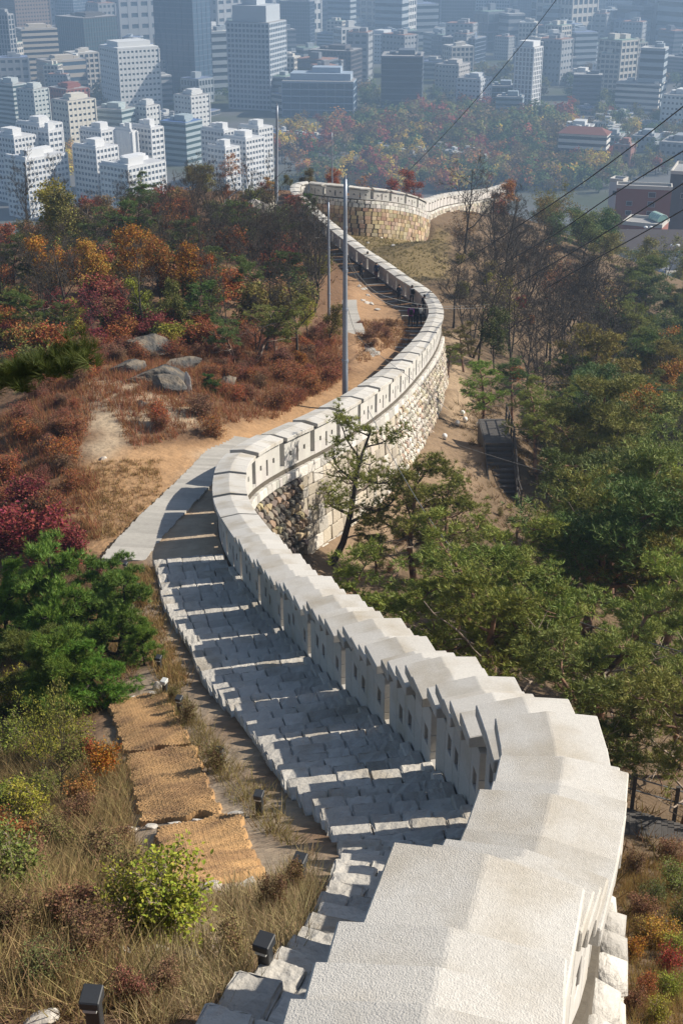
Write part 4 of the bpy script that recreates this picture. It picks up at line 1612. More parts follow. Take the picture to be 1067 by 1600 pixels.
# the wood on the slope to the right
rw = random.Random(12)
cells = []
Y = 42.0
while Y < 178:
    step = 3.2 + Y * .006
    x = -5.0
    while x < 80:
        cells.append((x + rw.uniform(-.4, .4) * step, Y + rw.uniform(-.4, .4) * step))
        x += step
    Y += step
cnt = {}
for x, y in cells:
    if not inpoly(np.array([x]), np.array([y]), POLY)[0]: continue
    z = gz1(x, y)
    d = y * CP - (z - CAMZ) * SP
    u = 533.5 + x / d * F
    if u > 1150: continue
    umin = np.interp(y, [40, 60, 78, 92, 105, 125, 150, 178], [880, 905, 880, 800, 700, 705, 720, 735])
    if u < umin: continue
    q = rw.random()
    bare_zone = y > 98 and u < 960
    p = (x, y, z)
    if bare_zone:
        if q < .58:
            plant('bare', p, rw.uniform(7, 11), (0, 0, 0), 'dark leafless tree on the %s of the bare wood, %s' % spot(p, (740, 790, 830, 870, 910, 935), (370, 400, 430, 460, 500), ('wall side', 'left side', 'left middle', 'middle', 'right middle', 'right side', 'village side'), ('topmost row', 'back row', 'upper row', 'middle row', 'lower row', 'front row')), 'bare trees right of the wall')
        elif q < .70:
            plant('thin', p, rw.uniform(5, 8), rw.choice([OLIVE, YGREEN, BROWN]), 'thin half-bare tree with a few olive leaves in the bare wood', 'half-bare trees right of the wall')
        elif q < .9:
            c, w = rw.choice([(RED, 'red'), (ORANGE, 'orange'), (OLIVE, 'olive'), (YGREEN, 'yellow-green')])
            plant('shrub', p, rw.uniform(1.2, 2.4), c, '%s shrub under the bare trees' % w, 'shrubs under the bare trees')
    else:
        if q < .70:
            plant('pine_far', p, rw.uniform(5.0, 8.2), rw.choice([GREEN, DGREEN, (.155, .185, .036), (.215, .20, .035)]), 'dark green pine %s of the right wood, %s' % spot(p, (880, 940, 1000, 1060), (480, 540, 600, 680, 760, 860), ('at the left edge', 'left of the middle', 'in the middle', 'right of the middle', 'at the right edge'), ('top row', 'second row from the top', 'third row', 'fourth row', 'fifth row', 'sixth row', 'lowest row')), 'pines of the right wood', wide=1.15)
        elif q < .86:
            c, w = rw.choice([(YGREEN, 'yellow-green'), (OLIVE, 'olive'), (ORANGE, 'orange-brown'), ((.10, .13, .025), 'fresh green')])
            plant('broad', p, rw.uniform(4.5, 7), c, '%s leafy tree between the pines on the right slope' % w, 'leafy trees between the pines')
        elif q < .93:
            plant('bare', p, rw.uniform(5.5, 8), (0, 0, 0), 'leafless tree standing among the pines', 'leafless trees among the pines')
        else:
            plant('shrub', p, rw.uniform(1.5, 2.5), rw.choice([RED, RUST]), 'red-brown shrub among the pines', 'red shrubs among the pines')
for i in range(26):        # scrub on the open soil outside the wall
    u, v = rw.uniform(560, 790), rw.uniform(690, 930)
    if u < 560 + (930 - v) * .0 or (640 < u < 820 and v < 760): continue
    p = ray(u, v)
    if not inpoly(np.array([p[0]]), np.array([p[1]]), POLY)[0]: continue
    c, w = rw.choice([(OLIVE, 'olive'), (BROWN, 'brown'), ((.12, .15, .04), 'green')])
    plant('brush', p, rw.uniform(.4, .8), c, '%s scrub on the open soil outside the wall' % w, '%s scrub outside the wall' % w, wide=1.2)
for u, v, h, lb in [(665, 905, 3.0, 'low pine at the edge of the open soil'), (590, 900, 2.6, 'low pine close to the outside of the wall'), (820, 690, 4.5, 'pine right of the timber steps'), (845, 760, 5.0, 'pine right of the foot of the timber steps'),
                    (880, 640, 5.5, 'pine in the upper right of the timber steps'), (700, 590, 2.4, 'small pine by the outer dirt path')]:
    plant('pine', ray(u, v), h, GREEN, lb, wide=1.25)
# brush at the lower right corner
for u, v, h, c, k, lb in [(1000, 1440, .7, BROWN, 'brush', 'brown brush below the deck at the lower right'), (1030, 1480, .8, GOLD, 'bush', 'golden leaved bush at the lower right edge'),
                          (985, 1500, .6, ORANGE, 'brush', 'orange brush at the foot of the near rampart'), (1050, 1560, .6, YGREEN, 'bush', 'yellow-green bush in the lower right corner'),
                          (1010, 1560, .5, RUST, 'brush', 'rusty brush in the lower right corner'), (1060, 1400, .9, GREEN, 'bush', 'dark green bush at the right edge below the deck'),
                          (1045, 1345, .7, BROWN, 'brush', 'shaded brush in front of the deck walkway'), (990, 1370, .7, (.2, .13, .06), 'brush', 'fawn brush between deck and rampart'), (1055, 1450, .8, OLIVE, 'bush', 'olive bush at the right edge above the golden one'), (1000, 1475, .6, (.3, .2, .05), 'brush', 'ochre brush beside the golden bush'), (1040, 1520, .6, RED, 'brush', 'reddish brush below the golden bush'), (985, 1580, .5, BROWN, 'brush', 'brown brush at the bottom beside the rampart'), (1062, 1500, .7, YGREEN, 'bush', 'yellow-green bush cut by the right edge'), (1015, 1410, .6, (.12, .14, .04), 'bush', 'small green bush below the deck'), (1020, 1600, .5, YGREEN, 'bush', 'fresh green bush at the very bottom right')]:
    plant(k, ray(u, v), h, c, lb)

# ------------------------------------------------------------------ left slope inside the wall
for u, v, h, c, k, lb, w in [
        (90, 1030, 3.0, PGREEN, 'young_pine', 'bushy young pine at the left edge above the stairs', 1.0), (180, 1035, 2.2, PGREEN, 'young_pine', 'young pine reaching over the upper stairs', 1.0),
        (15, 1010, 2.9, PGREEN, 'young_pine', 'young pine cut by the left edge', 1.0), (172, 1095, 1.7, PGREEN, 'young_pine', 'low young pine bough above the coir mats', 1.15), (225, 1040, 1.1, PGREEN, 'young_pine', 'small pine shoot touching the stair edge', 1.0), (140, 1000, 2.2, PGREEN, 'young_pine', 'young pine behind the middle of the left clump', 1.1),
        (115, 1110, 2.1, PGREEN, 'young_pine', 'young pine in the middle of the left clump', 1.1), (45, 1110, 2.0, (.12, .145, .025), 'young_pine', 'yellowish young pine below the bushier ones', 1.1),
        (70, 870, 2.0, DRED, 'shrub', 'crimson leaved shrub behind the young pines', 1.2), (15, 860, 2.0, DRED, 'shrub', 'crimson shrub at the left edge', 1.2),
        (40, 800, 1.6, DRED, 'shrub', 'crimson shrub higher up the slope at the left', 1.2),
        (112, 885, 1.4, DRED, 'shrub', 'crimson shrub touching the young pine tops', 1.0), (150, 905, .9, (.17, .04, .05), 'shrub', 'small crimson shrub by the foot of the plank path', .8),
        (258, 1475, .88, (.34, .33, .035), 'bush', 'bright yellow-green bush in front of the lower mat', 1.05), (215, 1465, .7, (.30, .30, .035), 'bush', 'smaller yellow-green bush left of the bright one', 1.0),
        (165, 1215, .75, ORANGE, 'shrub', 'orange-brown shrub left of the upper mat', .9), (140, 1190, .6, RUST, 'shrub', 'rust shrub tucked behind the orange one', .9),
        (10, 1330, .7, RUST, 'shrub', 'rusty shrub at the left edge of the lower slope', 1.0),
        (75, 1220, 2.0, (.24, .21, .03), 'thin', 'slender sapling with yellow leaves left of the mats', .55), (95, 1250, 2.4, (.20, .17, .035), 'thin', 'tall bare-stemmed sapling with olive leaves', .5),
        (55, 1290, .9, (.25, .23, .035), 'bush', 'loose yellow bush in the left middle of the slope', 1.1), (95, 1330, .7, (.20, .15, .045), 'brush', 'fawn brush left of the middle mat', 1.3), (150, 1370, .7, (.19, .13, .05), 'brush', 'tawny brush left of the lower mat', 1.2), (30, 1400, .8, (.17, .17, .04), 'bush', 'dull green bush low at the left edge', 1.0), (200, 1400, .6, (.2, .15, .06), 'brush', 'fawn brush touching the lower mat', 1.0), (145, 1500, .5, (.2, .13, .06), 'brush', 'tawny brush above the stone edging', 1.2), (25, 1100, 1.1, YGREEN, 'bush', 'tall yellow-green bush below the yellowish pine', 1.1), (120, 1165, .9, (.24, .22, .035), 'bush', 'yellow bush above the orange shrub', 1.0), (70, 1250, .75, (.18, .20, .04), 'bush', 'green bush in front of the saplings', 1.1), (130, 1255, .6, (.30, .15, .04), 'shrub', 'small orange shrub in front of the saplings', 1.0), (35, 1335, .7, (.30, .13, .04), 'shrub', 'orange shrub low at the left', 1.0), (15, 1180, .95, (.22, .21, .035), 'bush', 'olive bush at the left edge', 1.1), (70, 1190, .8, (.28, .26, .03), 'bush', 'yellow-green bush behind the dry grass', 1.1),
        (110, 1200, .8, (.17, .15, .03), 'brush', 'olive brush left of the orange shrub', 1.2), (20, 1260, .7, (.20, .23, .035), 'bush', 'green and yellow bush low on the left edge', 1.1),
        (130, 1290, .6, BROWN, 'brush', 'brown brush above the dry grass', 1.3), (60, 1370, .6, BROWN, 'brush', 'brown brush in the lower left', 1.2),
        (185, 1330, .5, BROWN, 'brush', 'brown brush beside the middle mat', 1.2), (15, 1470, .55, (.16, .12, .05), 'brush', 'dry brush in the lower left corner', 1.2),
        (110, 1450, .55, BROWN, 'brush', 'dry brush left of the yellow-green bush', 1.2), (175, 1480, .45, (.17, .12, .06), 'brush', 'dry brush beneath the yellow-green bush', 1.2),
        (60, 1540, .4, (.16, .15, .05), 'brush', 'grey-green brush above the corner stone', 1.2), (255, 1560, .4, BROWN, 'brush', 'reddish dry brush beside the lowest stairs', 1.0),
        (210, 1570, .4, (.2, .09, .06), 'brush', 'russet brush right of the corner lamp', 1.0),
        (296, 1130, .6, (.14, .13, .05), 'brush', 'weeds beside the stairs above the mats', .9), (340, 1205, .6, (.15, .12, .05), 'brush', 'weeds around the lamp beside the mats', .9),
        (455, 1400, .5, (.17, .13, .06), 'brush', 'dry weeds beside the lamp right of the lower mat', .8), (430, 1430, .5, (.2, .14, .06), 'brush', 'tall dry weeds along the stair edge', .8),
        (370, 1500, .45, (.25, .18, .08), 'brush', 'straw coloured weeds by the lowest stairs', .9), (270, 1100, .5, (.12, .11, .03), 'brush', 'weeds beside the white stone', .8),
        (222, 950, .6, (.24, .13, .03), 'brush', 'orange weeds along the upper stair edge', .8), (232, 1000, .5, (.20, .12, .04), 'brush', 'weeds between the lamps on the upper stairs', .8)]:
    plant(k, ray(u, v), h, c, lb, wide=w)
# pine bough reaching in from the left
b = MB()
pth = limb_points((0, 0, 0), (1, .05, .12), .80, 7, .08, random.Random(4), .05)
b.tube(pth, [.03 * (1 - .1 * i) for i in range(8)], 6)
pts = list(pth[2:])
rb = random.Random(6)
for j in range(1, 8):
    for s in (-1, 1):
        tp = limb_points(pth[j], (.7, s * .55, rb.uniform(-.15, .55)), rb.uniform(.12, .28), 3, .15, rb, .05)
        b.tube(tp, [.011, .009, .007, .004], 4)
        pts += tp[1:]
base = bp(-55, 610, 9.3)
o = tag(empty('pine_bough', base), 'close pine bough with long needles hanging in at the left edge', 'branch')
b.build('branch', m_bark, o, True)
mk('needles', needle_mesh('pine_needles', np.array([tuple(t) for t in pts]), 420, (.03, .03, .025), .11, .0017, 36, .8, seed=99), None, o, (.085, .105, .02))
b = MB()
# its trunk stands left of the picture
g0 = gz1(base[0] - .9, base[1] + .1)
tp = [(-.9, .1, g0 - base[2] - .3), (-.7, .05, (g0 - base[2]) * .5), (-.35, 0, -.35), (0, 0, 0)]
b.tube(tp, [.10, .075, .05, .03], 8)
b.build('trunk', m_bark, o, True)

# middle ground of the left slope
for u, vt, Y, c, k, lb, w in [
        (395, 466, 67, GREEN, 'pine', 'rounded dark pine on the russet slope', 1.25), (365, 486, 66, DGREEN, 'pine', 'dark pine behind the outcrop', 1.1), (430, 490, 69, GREEN, 'pine', 'small pine right of the rounded pine', 1.0),
        (340, 584, 57, (.055, .11, .02), 'young_pine', 'bright green young pine on the russet slope', 1.2),
        (170, 312, 101, DGREEN, 'pine', 'dark pine in the upper left among bare trees', 1.4), (375, 305, 118, DGREEN, 'pine', 'dark pine below the far crest boulder', 1.5), (482, 296, 141, DGREEN, 'pine', 'dark pine leaning beside the far wall', .9),
        (40, 440, 78, (.06, .085, .03), 'pine', 'greyish pine at the left edge of the middle slope', 1.4), (90, 455, 76, (.06, .085, .03), 'pine', 'greyish pine beside the crimson tree', 1.3), (-10, 470, 78, (.06, .085, .03), 'pine', 'greyish pine cut by the left edge', 1.4),
        (90, 360, 81, ORANGE, 'broad', 'orange-brown tree on the left slope', 1.0), (150, 365, 82, GOLD, 'broad', 'golden orange tree on the left slope', 1.0), (215, 350, 83, ORANGE, 'broad', 'tall orange tree in the middle of the left slope', 1.0),
        (250, 372, 80, (.28, .15, .025), 'broad', 'amber tree with a forked trunk', 1.0), (300, 380, 80, ORANGE, 'broad', 'orange tree right of the amber one', 1.0), (345, 395, 80, (.30, .10, .02), 'broad', 'red-orange tree above the rounded pine', .9),
        (230, 430, 73, YGREEN, 'broad', 'yellow-green tree at the foot of the orange trees', .8), (275, 435, 73, OLIVE, 'broad', 'olive tree at the foot of the orange trees', .8),
        (150, 440, 69, DRED, 'thin', 'crimson twiggy tree left of the outcrop', 1.1), (180, 480, 72, DRED, 'shrub', 'crimson shrub behind the big dark boulder', 1.3), (130, 490, 72, (.2, .04, .035), 'shrub', 'red shrub left of the crimson tree', 1.3),
        (120, 600, 58, RED, 'shrub', 'dark red shrub left of the sandy trail', 1.2), (90, 640, 54, (.2, .05, .03), 'shrub', 'red-brown shrub left of the trail', 1.2), (150, 590, 59, DRED, 'shrub', 'crimson shrub beside the flat tan boulder', 1.0),
        (470, 545, 69, (.34, .13, .03), 'shrub', 'orange shrub left of the tall pole', 1.1), (480, 465, 78, YGREEN, 'broad', 'yellow-green tree left of the tall pole', .9), (515, 470, 77, (.16, .15, .03), 'broad', 'olive yellow tree touching the tall pole', .8),
        (440, 490, 80, OLIVE, 'shrub', 'olive shrub between pine and pole', 1.4), (90, 280, 108, YGREEN, 'broad', 'yellow-green tree on the upper left crest', .9), (115, 292, 106, OLIVE, 'broad', 'olive tree beside the yellow-green crest tree', .9),
        (300, 300, 130, BROWN, 'thin', 'brown half-bare tree on the crest', 1.0), (410, 285, 150, (.22, .07, .03), 'broad', 'red-brown tree on the far crest', 1.0), (355, 288, 150, RUST, 'broad', 'rust coloured tree behind the pale handrail', 1.0),
        (450, 272, 168, OLIVE, 'broad', 'olive tree behind the leaning pole', 1.1), (425, 276, 165, GOLD, 'broad', 'golden tree behind the far crest', 1.0), (480, 262, 180, (.14, .11, .03), 'broad', 'brown-green tree behind the knoll', 1.0),
        (520, 262, 182, RUST, 'broad', 'rusty tree behind the thin far pole', 1.0)]:
    plant_top(k, u, vt, Y, c, lb, wide=w)
rl = random.Random(31)
for i in range(52):
    u = rl.uniform(-20, 500)
    Y = rl.uniform(96, 150)
    if u > 400 and Y > 135: continue
    plant_top('bare', u, rl.uniform(225, 300) if Y > 118 else rl.uniform(290, 350), Y, BROWN, 'dark leafless tree of the left crest, %s, %s' % spot(gp(u, Y), (60, 120, 180, 240, 300, 360, 420), (345, 375), ('at the left edge', 'left of the yellow-green crest tree', 'right of the yellow-green crest tree', 'left of the middle', 'in the middle', 'right of the middle', 'near the pale handrail', 'near the leaning pole'), ('far row', 'middle row', 'near row')), group='bare trees on the left crest', wide=.8)
for i in range(70):
    u, Y = rl.uniform(-30, 330), rl.uniform(60, 80)
    if 165 < u < 330 and Y < 66: continue
    c, w = rl.choice([(OLIVE, 'olive'), (YGREEN, 'yellow-green'), (RUST, 'rust'), (DRED, 'crimson'), (BROWN, 'brown'), ((.12, .15, .035), 'green')])
    plant('shrub', gp(u, Y), rl.uniform(1.1, 2.1), c, ('%s shrub behind the outcrop, ' % w) + '%s, %s' % spot(gp(u, Y), (60, 130, 200, 270), (480, 530), ('left edge', 'left part', 'middle left', 'middle right', 'right part'), ('back row', 'middle row', 'front row')), '%s shrubs behind the outcrop' % w, wide=1.25)
for i in range(16):
    u, Y = rl.uniform(330, 500), rl.uniform(88, 128)
    p = gp(u, Y)
    plant('bare', p, rl.uniform(4, 6.5), BROWN, 'twiggy leafless tree left of the poles, %s, %s' % spot(p, (360, 395, 430, 465), (350, 385, 420), ('far left', 'left', 'middle', 'right', 'nearest the poles'), ('top row', 'upper row', 'lower row', 'bottom row')), 'leafless trees left of the poles')
for i in range(125):
    u, Y = rl.uniform(-30, 500), rl.uniform(74, 150)
    c, w = rl.choice([(RUST, 'rust'), (BROWN, 'brown'), (OLIVE, 'olive'), (OLIVE, 'olive'), ((.12, .14, .04), 'green'), ((.24, .07, .04), 'reddish')])
    plant('shrub', gp(u, Y), rl.uniform(1.4, 3.2), c, ('%s coloured shrub of the upper left wood, ' % w) + '%s, %s' % spot(gp(u, Y), (80, 160, 240, 320, 400), (360, 400, 440), ('left edge', 'left part', 'left middle', 'right middle', 'right part', 'beside the poles'), ('back row', 'upper row', 'lower row', 'front row')), '%s shrubs of the upper left slope' % w, wide=1.2)
for i, (u, Y, h) in enumerate([(20, 92, 4.5), (130, 96, 4.0), (200, 104, 4.5), (290, 100, 4.2), (330, 88, 3.6), (60, 70, 3.0), (105, 68, 2.6), (320, 74, 3.4), (410, 84, 3.8), (450, 100, 4.0), (240, 118, 5.0), (430, 118, 4.6)]):
    p = gp(u, Y)
    plant('pine', p, h, DGREEN, '%s green pine on the left slope, %s, %s' % ((('deep', 'dark', 'dull', 'blackish')[i % 4],) + spot(p, (60, 120, 180, 240, 300, 360, 420), (360, 420, 470), ('left edge', 'far left', 'left', 'left of middle', 'middle', 'right of middle', 'right', 'beside the poles'), ('highest', 'upper', 'middle', 'lowest'))), wide=1.3)
for i in range(34):
    u, Y = rl.uniform(-20, 480), rl.uniform(70, 104)
    p = gp(u, Y)
    plant('bare', p, rl.uniform(3.5, 6), BROWN, 'leafless tree between the autumn shrubs, %s, %s' % spot(p, (70, 140, 210, 280, 350, 420), (400, 440, 480), ('left edge', 'far left', 'left of middle', 'middle', 'right of middle', 'right', 'beside the poles'), ('back', 'upper', 'lower', 'front')), 'leafless trees between the shrubs')
brush_zone = rpoly([(-40, 700), (140, 560), (330, 520), (520, 520), (535, 600), (430, 650), (330, 690), (190, 700), (185, 650), (150, 640), (110, 720), (130, 800), (60, 860), (-60, 860)])
bx0, bx1, by0, by1 = brush_zone[:, 0].min(), brush_zone[:, 0].max(), brush_zone[:, 1].min(), brush_zone[:, 1].max()
n = 0
trail = rpoly([(140, 590), (310, 570), (330, 650), (250, 660), (195, 690), (195, 730), (150, 730)])
while n < 150:
    x, y = rl.uniform(bx0, bx1), rl.uniform(by0, by1)
    if not inpoly(np.array([x]), np.array([y]), brush_zone)[0] or inpoly(np.array([x]), np.array([y]), trail)[0]: continue
    n += 1
    c, w = rl.choice([(RUST, 'rust'), ((.22, .085, .05), 'red-brown'), ((.20, .11, .06), 'brown'), ((.26, .10, .04), 'russet')])
    plant('brush', (x, y, gz1(x, y)), rl.uniform(.6, 1.25), c, ('%s dry brush, ' % w) + '%s, %s' % spot((x, y, gz1(x, y)), (80, 180, 280, 380, 460), (590, 640, 700, 760), ('far left', 'left of the sandy trail', 'right of the sandy trail', 'middle of the slope', 'right of the young green pine', 'beside the pole'), ('uppermost band', 'level with the outcrop', 'just below the outcrop', 'level with the white stone', 'beside the plank path')), '%s brush left of the wall' % w, wide=1.4)
for u, v, h in [(590, 520, 1.0), (575, 530, .9), (605, 528, .9), (560, 515, .8), (610, 510, .7), (580, 545, .8)]:
    plant('brush', ray(u, v), h, (.24, .12, .06), 'tan brush on the mound below the walkers', 'brush on the mound', wide=1.6)


# ------------------------------------------------------------------ grasses (beyond counting)
def grass(name, pix, n, h, color, label, wid=.007, blades=12, out=False, seed=0):
    P = rpoly(pix)
    g = np.random.default_rng(seed)
    lo, hi = P.min(0), P.max(0)
    c = g.uniform(lo, hi, (n * 4, 2))
    c = c[inpoly(c[:, 0], c[:, 1], P)]
    sd_ = inpoly(c[:, 0], c[:, 1], POLY)
    c = c[sd_ if out else ~sd_][:n]
    cl = 0.5 + 0.5 * np.sin(c[:, 0] * 1.7 + 1.3 * np.sin(c[:, 1] * 1.1)) * np.sin(c[:, 1] * 1.9 + np.sin(c[:, 0] * .8))
    c = c[g.random(len(c)) < .25 + .75 * cl]
    z = gz(c[:, 0], c[:, 1])
    tv, tf = [], []
    r = random.Random(seed)
    for i in range(blades):
        a, t = r.uniform(0, 6.28), r.uniform(.1, .6)
        d = Vector((math.cos(a) * math.sin(t), math.sin(a) * math.sin(t), math.cos(t)))
        s = d.cross(Vector((r.uniform(-1, 1), r.uniform(-1, 1), .2))).normalized() * wid / h
        o_ = Vector((r.gauss(0, .18), r.gauss(0, .18), 0))
        k = len(tv)
        ln = r.uniform(.5, 1.1)
        tv += [tuple(o_ - s), tuple(o_ + s), tuple(o_ + d * ln + Vector((d.x, d.y, -.1)) * .35 * ln)]
        tf.append((k, k + 1, k + 2))
    D = np.column_stack([g.normal(0, .12, len(c)), g.normal(0, .12, len(c)), np.ones(len(c))])
    pos = np.column_stack([c, z - .02])
    o0 = pos.mean(0)
    V, Fq = scatter(tv, tf, pos - o0, frames(D), h * g.uniform(.5, 1.3, len(c)))
    o = mk(name, npmesh(name, V, Fq, [m_grass]), None, None, color)
    o.location = o0
    return tag(o, label, 'grass', None, 'stuff')


grass('dry_grass', [(-40, 1600), (-60, 1150), (200, 1180), (200, 1300), (250, 1420), (250, 1600)], 6500, .36, (.32, .235, .11), 'dry tan grass covering the lower left slope', .005, 14, seed=1)
grass('dry_grass', [(200, 1620), (250, 1420), (420, 1390), (480, 1330), (490, 1400), (470, 1480), (330, 1580)], 1800, .26, (.36, .28, .15), 'straw grass along the lowest stairs', .004, 12, seed=2)
grass('dry_grass', [(240, 1090), (270, 1070), (440, 1260), (470, 1330), (400, 1290)], 1300, .28, (.27, .21, .09), 'dry grass strip between mats and stairs', .005, 12, seed=3)
grass('dry_grass', [(200, 888), (236, 885), (262, 990), (300, 1075), (262, 1085), (222, 1010)], 1500, .30, (.30, .20, .08), 'dry weeds and grass between young pines and upper stairs', .007, 11, seed=12)
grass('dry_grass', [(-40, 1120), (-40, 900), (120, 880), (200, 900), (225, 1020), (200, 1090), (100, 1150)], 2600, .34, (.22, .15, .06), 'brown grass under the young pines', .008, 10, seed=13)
grass('russet_grass', [(-60, 860), (-40, 690), (140, 560), (330, 520), (530, 520), (540, 590), (430, 655), (200, 705), (190, 660), (150, 640), (120, 720), (160, 760), (150, 850)], 12000, .5, (.30, .14, .065), 'russet dry grass under the brush left of the wall', .012, 10, seed=4)
grass('tan_grass', [(120, 730), (250, 720), (250, 780), (180, 840), (120, 850)], 1500, .22, (.34, .22, .10), 'short tan grass beside the plank path', .010, 10, seed=5)
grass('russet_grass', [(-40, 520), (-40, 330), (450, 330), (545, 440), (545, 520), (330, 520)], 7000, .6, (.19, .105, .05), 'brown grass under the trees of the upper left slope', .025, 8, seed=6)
grass('meadow_grass', [(550, 430), (700, 440), (700, 362), (545, 362)], 5000, .22, (.21, .17, .06), 'olive tan meadow grass below the knoll wall', .02, 8, True, seed=7)
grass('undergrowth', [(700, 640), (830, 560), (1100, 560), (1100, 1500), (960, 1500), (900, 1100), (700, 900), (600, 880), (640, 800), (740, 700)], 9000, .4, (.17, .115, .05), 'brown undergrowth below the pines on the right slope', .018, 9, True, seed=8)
grass('dry_grass', [(960, 1340), (1100, 1340), (1100, 1640), (985, 1640)], 2200, .30, (.30, .20, .07), 'dry yellow grass in the lower right corner', .005, 12, True, seed=9)
grass('mound_grass', [(550, 500), (640, 500), (640, 535), (560, 570)], 1500, .35, (.27, .15, .07), 'tan grass on the mound below the walkers', .015, 10, seed=10)

# ------------------------------------------------------------------ the city
def facade(w, dp, h, style, fh=3.6, bay=3.2, band=None, pier=None):
    """bands and piers standing proud of a glass core; local x across the front (0..-w), y into the depth, z up"""
    b = MB()
    n = max(1, int(h / fh))
    fh = h / n
    bt = {'punched': .56, 'bands': .46, 'glass': .10, 'ribs': .16, 'grid': .34}[style] if band is None else band
    pw = {'punched': 1.5, 'bands': .0, 'glass': .22, 'ribs': 1.1, 'grid': .9}[style] if pier is None else pier
    for k in range(n + 1):
        z1 = min(k * fh + fh * bt, h + .9)
        z0 = max(k * fh - fh * .06, 0)
        if k == n: z1 = h + .9
        b.box(-w - .25, .25, -.25, dp + .25, z0, z1)
    if pw > 0:
        nb = max(2, int(round(w / bay)))
        for i in range(nb + 1):
            x = -w * i / nb
            for y in (-.02, dp + .02):
                b.box(x - pw / 2, x + pw / 2, y - .30, y + .30, 0, h + .6)
        nd = max(2, int(round(dp / bay)))
        for i in range(nd + 1):
            y = dp * i / nd
            for x in (-w - .02, .02):
                b.box(x - .30, x + .30, y - pw / 2, y + pw / 2, 0, h + .6)
    return b


def building(p, w, dp, h, th, style, wallc, glassc, label, group=None, name='building', fh=3.6, bay=3.2, roofc=(.30, .29, .28), tops=(), **k):
    """p: foot of the near right corner; th: how far the front is turned"""
    o = tag(empty(name, p, -th), label, 'building', group)
    MB().box(-w, 0, 0, dp, -2, h).build('glass_core', m_glass, o, color=glassc)
    facade(w, dp, h, style, fh, bay, **k).build('wall', m_wall, o, color=wallc)
    rb = MB().box(-w - .1, .1, -.1, dp + .1, h + .92, h + 1.1).build('roof', m_roof, o, color=roofc)
    for x0, x1, y0, y1, hh in tops:
        t = MB().box(-w * x1, -w * x0, dp * y0, dp * y1, h + 1.1, h + 1.1 + hh).build('roof_house', m_wall, rb, color=wallc)
    return o


def bld(u0, um, u1, vtop, d, th, style, wallc, glassc, label, base=0.0, **k):
    """front spans photo columns u0..um, lit right side um..u1, at depth d"""
    th = math.radians(th)
    top = bp(um, vtop, d)
    w = (um - u0) * d / F / math.cos(th)
    dp = (u1 - um) * d / F / max(math.sin(th), .05) if u1 > um else w * .6
    dp = min(dp, 70)
    tops = k.pop('tops', ((.2, .6, .25, .75, 3.5), (.68, .82, .3, .6, 2.2), (.05, .14, .1, .4, 1.6), (.3, .5, .8, .92, 2.0)))
    building((top[0], top[1], base), w, dp, top[2] - base - 1, th, style, wallc, glassc, label, tops=tops, **k)


WH, CR, GY, TN, BK_, DB = (.60, .60, .585), (.46, .41, .34), (.28, .29, .30), (.34, .28, .22), (.08, .075, .075), (.10, .13, .18)
GD, GB, GT = (.03, .045, .065), (.06, .10, .15), (.05, .085, .095)
# first row: white apartment blocks below the crest
for u0, um, u1, vt, d, lb in [(-30, 22, 48, 215, 690, 'white apartment block cut by the left edge'), (18, 62, 90, 196, 720, 'white stepped apartment block second from the left edge'),
                              (0, 40, 92, 250, 660, 'low white apartment wing in front at the far left'), (56, 76, 92, 205, 700, 'narrow white stair tower of the left apartments'),
                              (108, 150, 178, 232, 670, 'white apartment block left of the tall white slab'), (120, 158, 182, 205, 720, 'white apartment block with round roof drum'),
                              (176, 205, 212, 205, 690, 'plain tall white slab of the middle apartments'), (200, 236, 252, 200, 695, 'white apartment block with many small windows'),
                              (150, 200, 250, 262, 655, 'low white wing in front of the middle apartments'), (312, 350, 368, 205, 735, 'white apartment house with a boxy roof'),
                              (345, 384, 410, 218, 715, 'white apartment house with long window rows'), (372, 404, 424, 200, 750, 'white apartment house right of the window rows'), (322, 352, 372, 232, 700, 'low white apartment wing of the third cluster')]:
    slab = 'plain' in lb
    bld(u0, um, u1, vt, d, 38, 'punched', (.66, .66, .655), (.10, .12, .15), lb, fh=2.9, bay=2.6, roofc=(.5, .5, .5), group='white apartment blocks',
        tops=((.1, .4, .1, .5, 4), (.55, .8, .4, .9, 2.8), (.45, .5, .1, .9, 1.8), (.02, .98, .02, .07, 1.2)), **({'pier': 2.4} if slab else {'pier': .8, 'band': .44}))
# office blocks of the middle distance
bld(-20, 12, 18, 22, 1050, 25, 'ribs', GY, GD, 'grey ribbed tower at the left edge')
bld(14, 34, 84, 46, 1120, 62, 'bands', CR, GD, 'beige office with long horizontal bands', fh=4.2)
bld(48, 76, 127, 96, 1060, 55, 'bands', CR, GB, 'cream low office with a stepped roof', fh=6)
bld(78, 130, 174, 28, 1260, 40, 'glass', BK_, GT, 'dark brown glass block behind the cream office', fh=4)
bld(146, 184, 243, 78, 1000, 57, 'punched', WH, GT, 'white office with a grid of small square windows', fh=4.0, bay=3.6, tops=((.0, 1, .0, 1, 1.2), (.2, .8, .1, .9, 5)))
bld(234, 300, 324, -6, 1060, 30, 'glass', DB, GB, 'large blue glass tower left of centre', fh=4.2, bay=6)
bld(322, 338, 352, 102, 1120, 45, 'bands', (.30, .13, .09), GD, 'red brick striped building between the glass towers')
bld(352, 420, 444, 36, 1000, 20, 'grid', (.40, .43, .46), GB, 'tall office tower with a white gridded right side', fh=3.7, bay=3.4, tops=((.1, .9, .1, .9, 12), (.4, .75, .3, .8, 20)))
bld(436, 484, 491, 2, 1500, 15, 'glass', DB, GD, 'dark blue slab right of the gridded tower')
bld(440, 552, 558, 128, 985, 6, 'glass', (.30, .36, .43), GB, 'long low glass building with roof terraces', fh=4.5, bay=7, tops=((.05, .9, .2, .9, 5), (.2, .6, .4, .9, 9)))
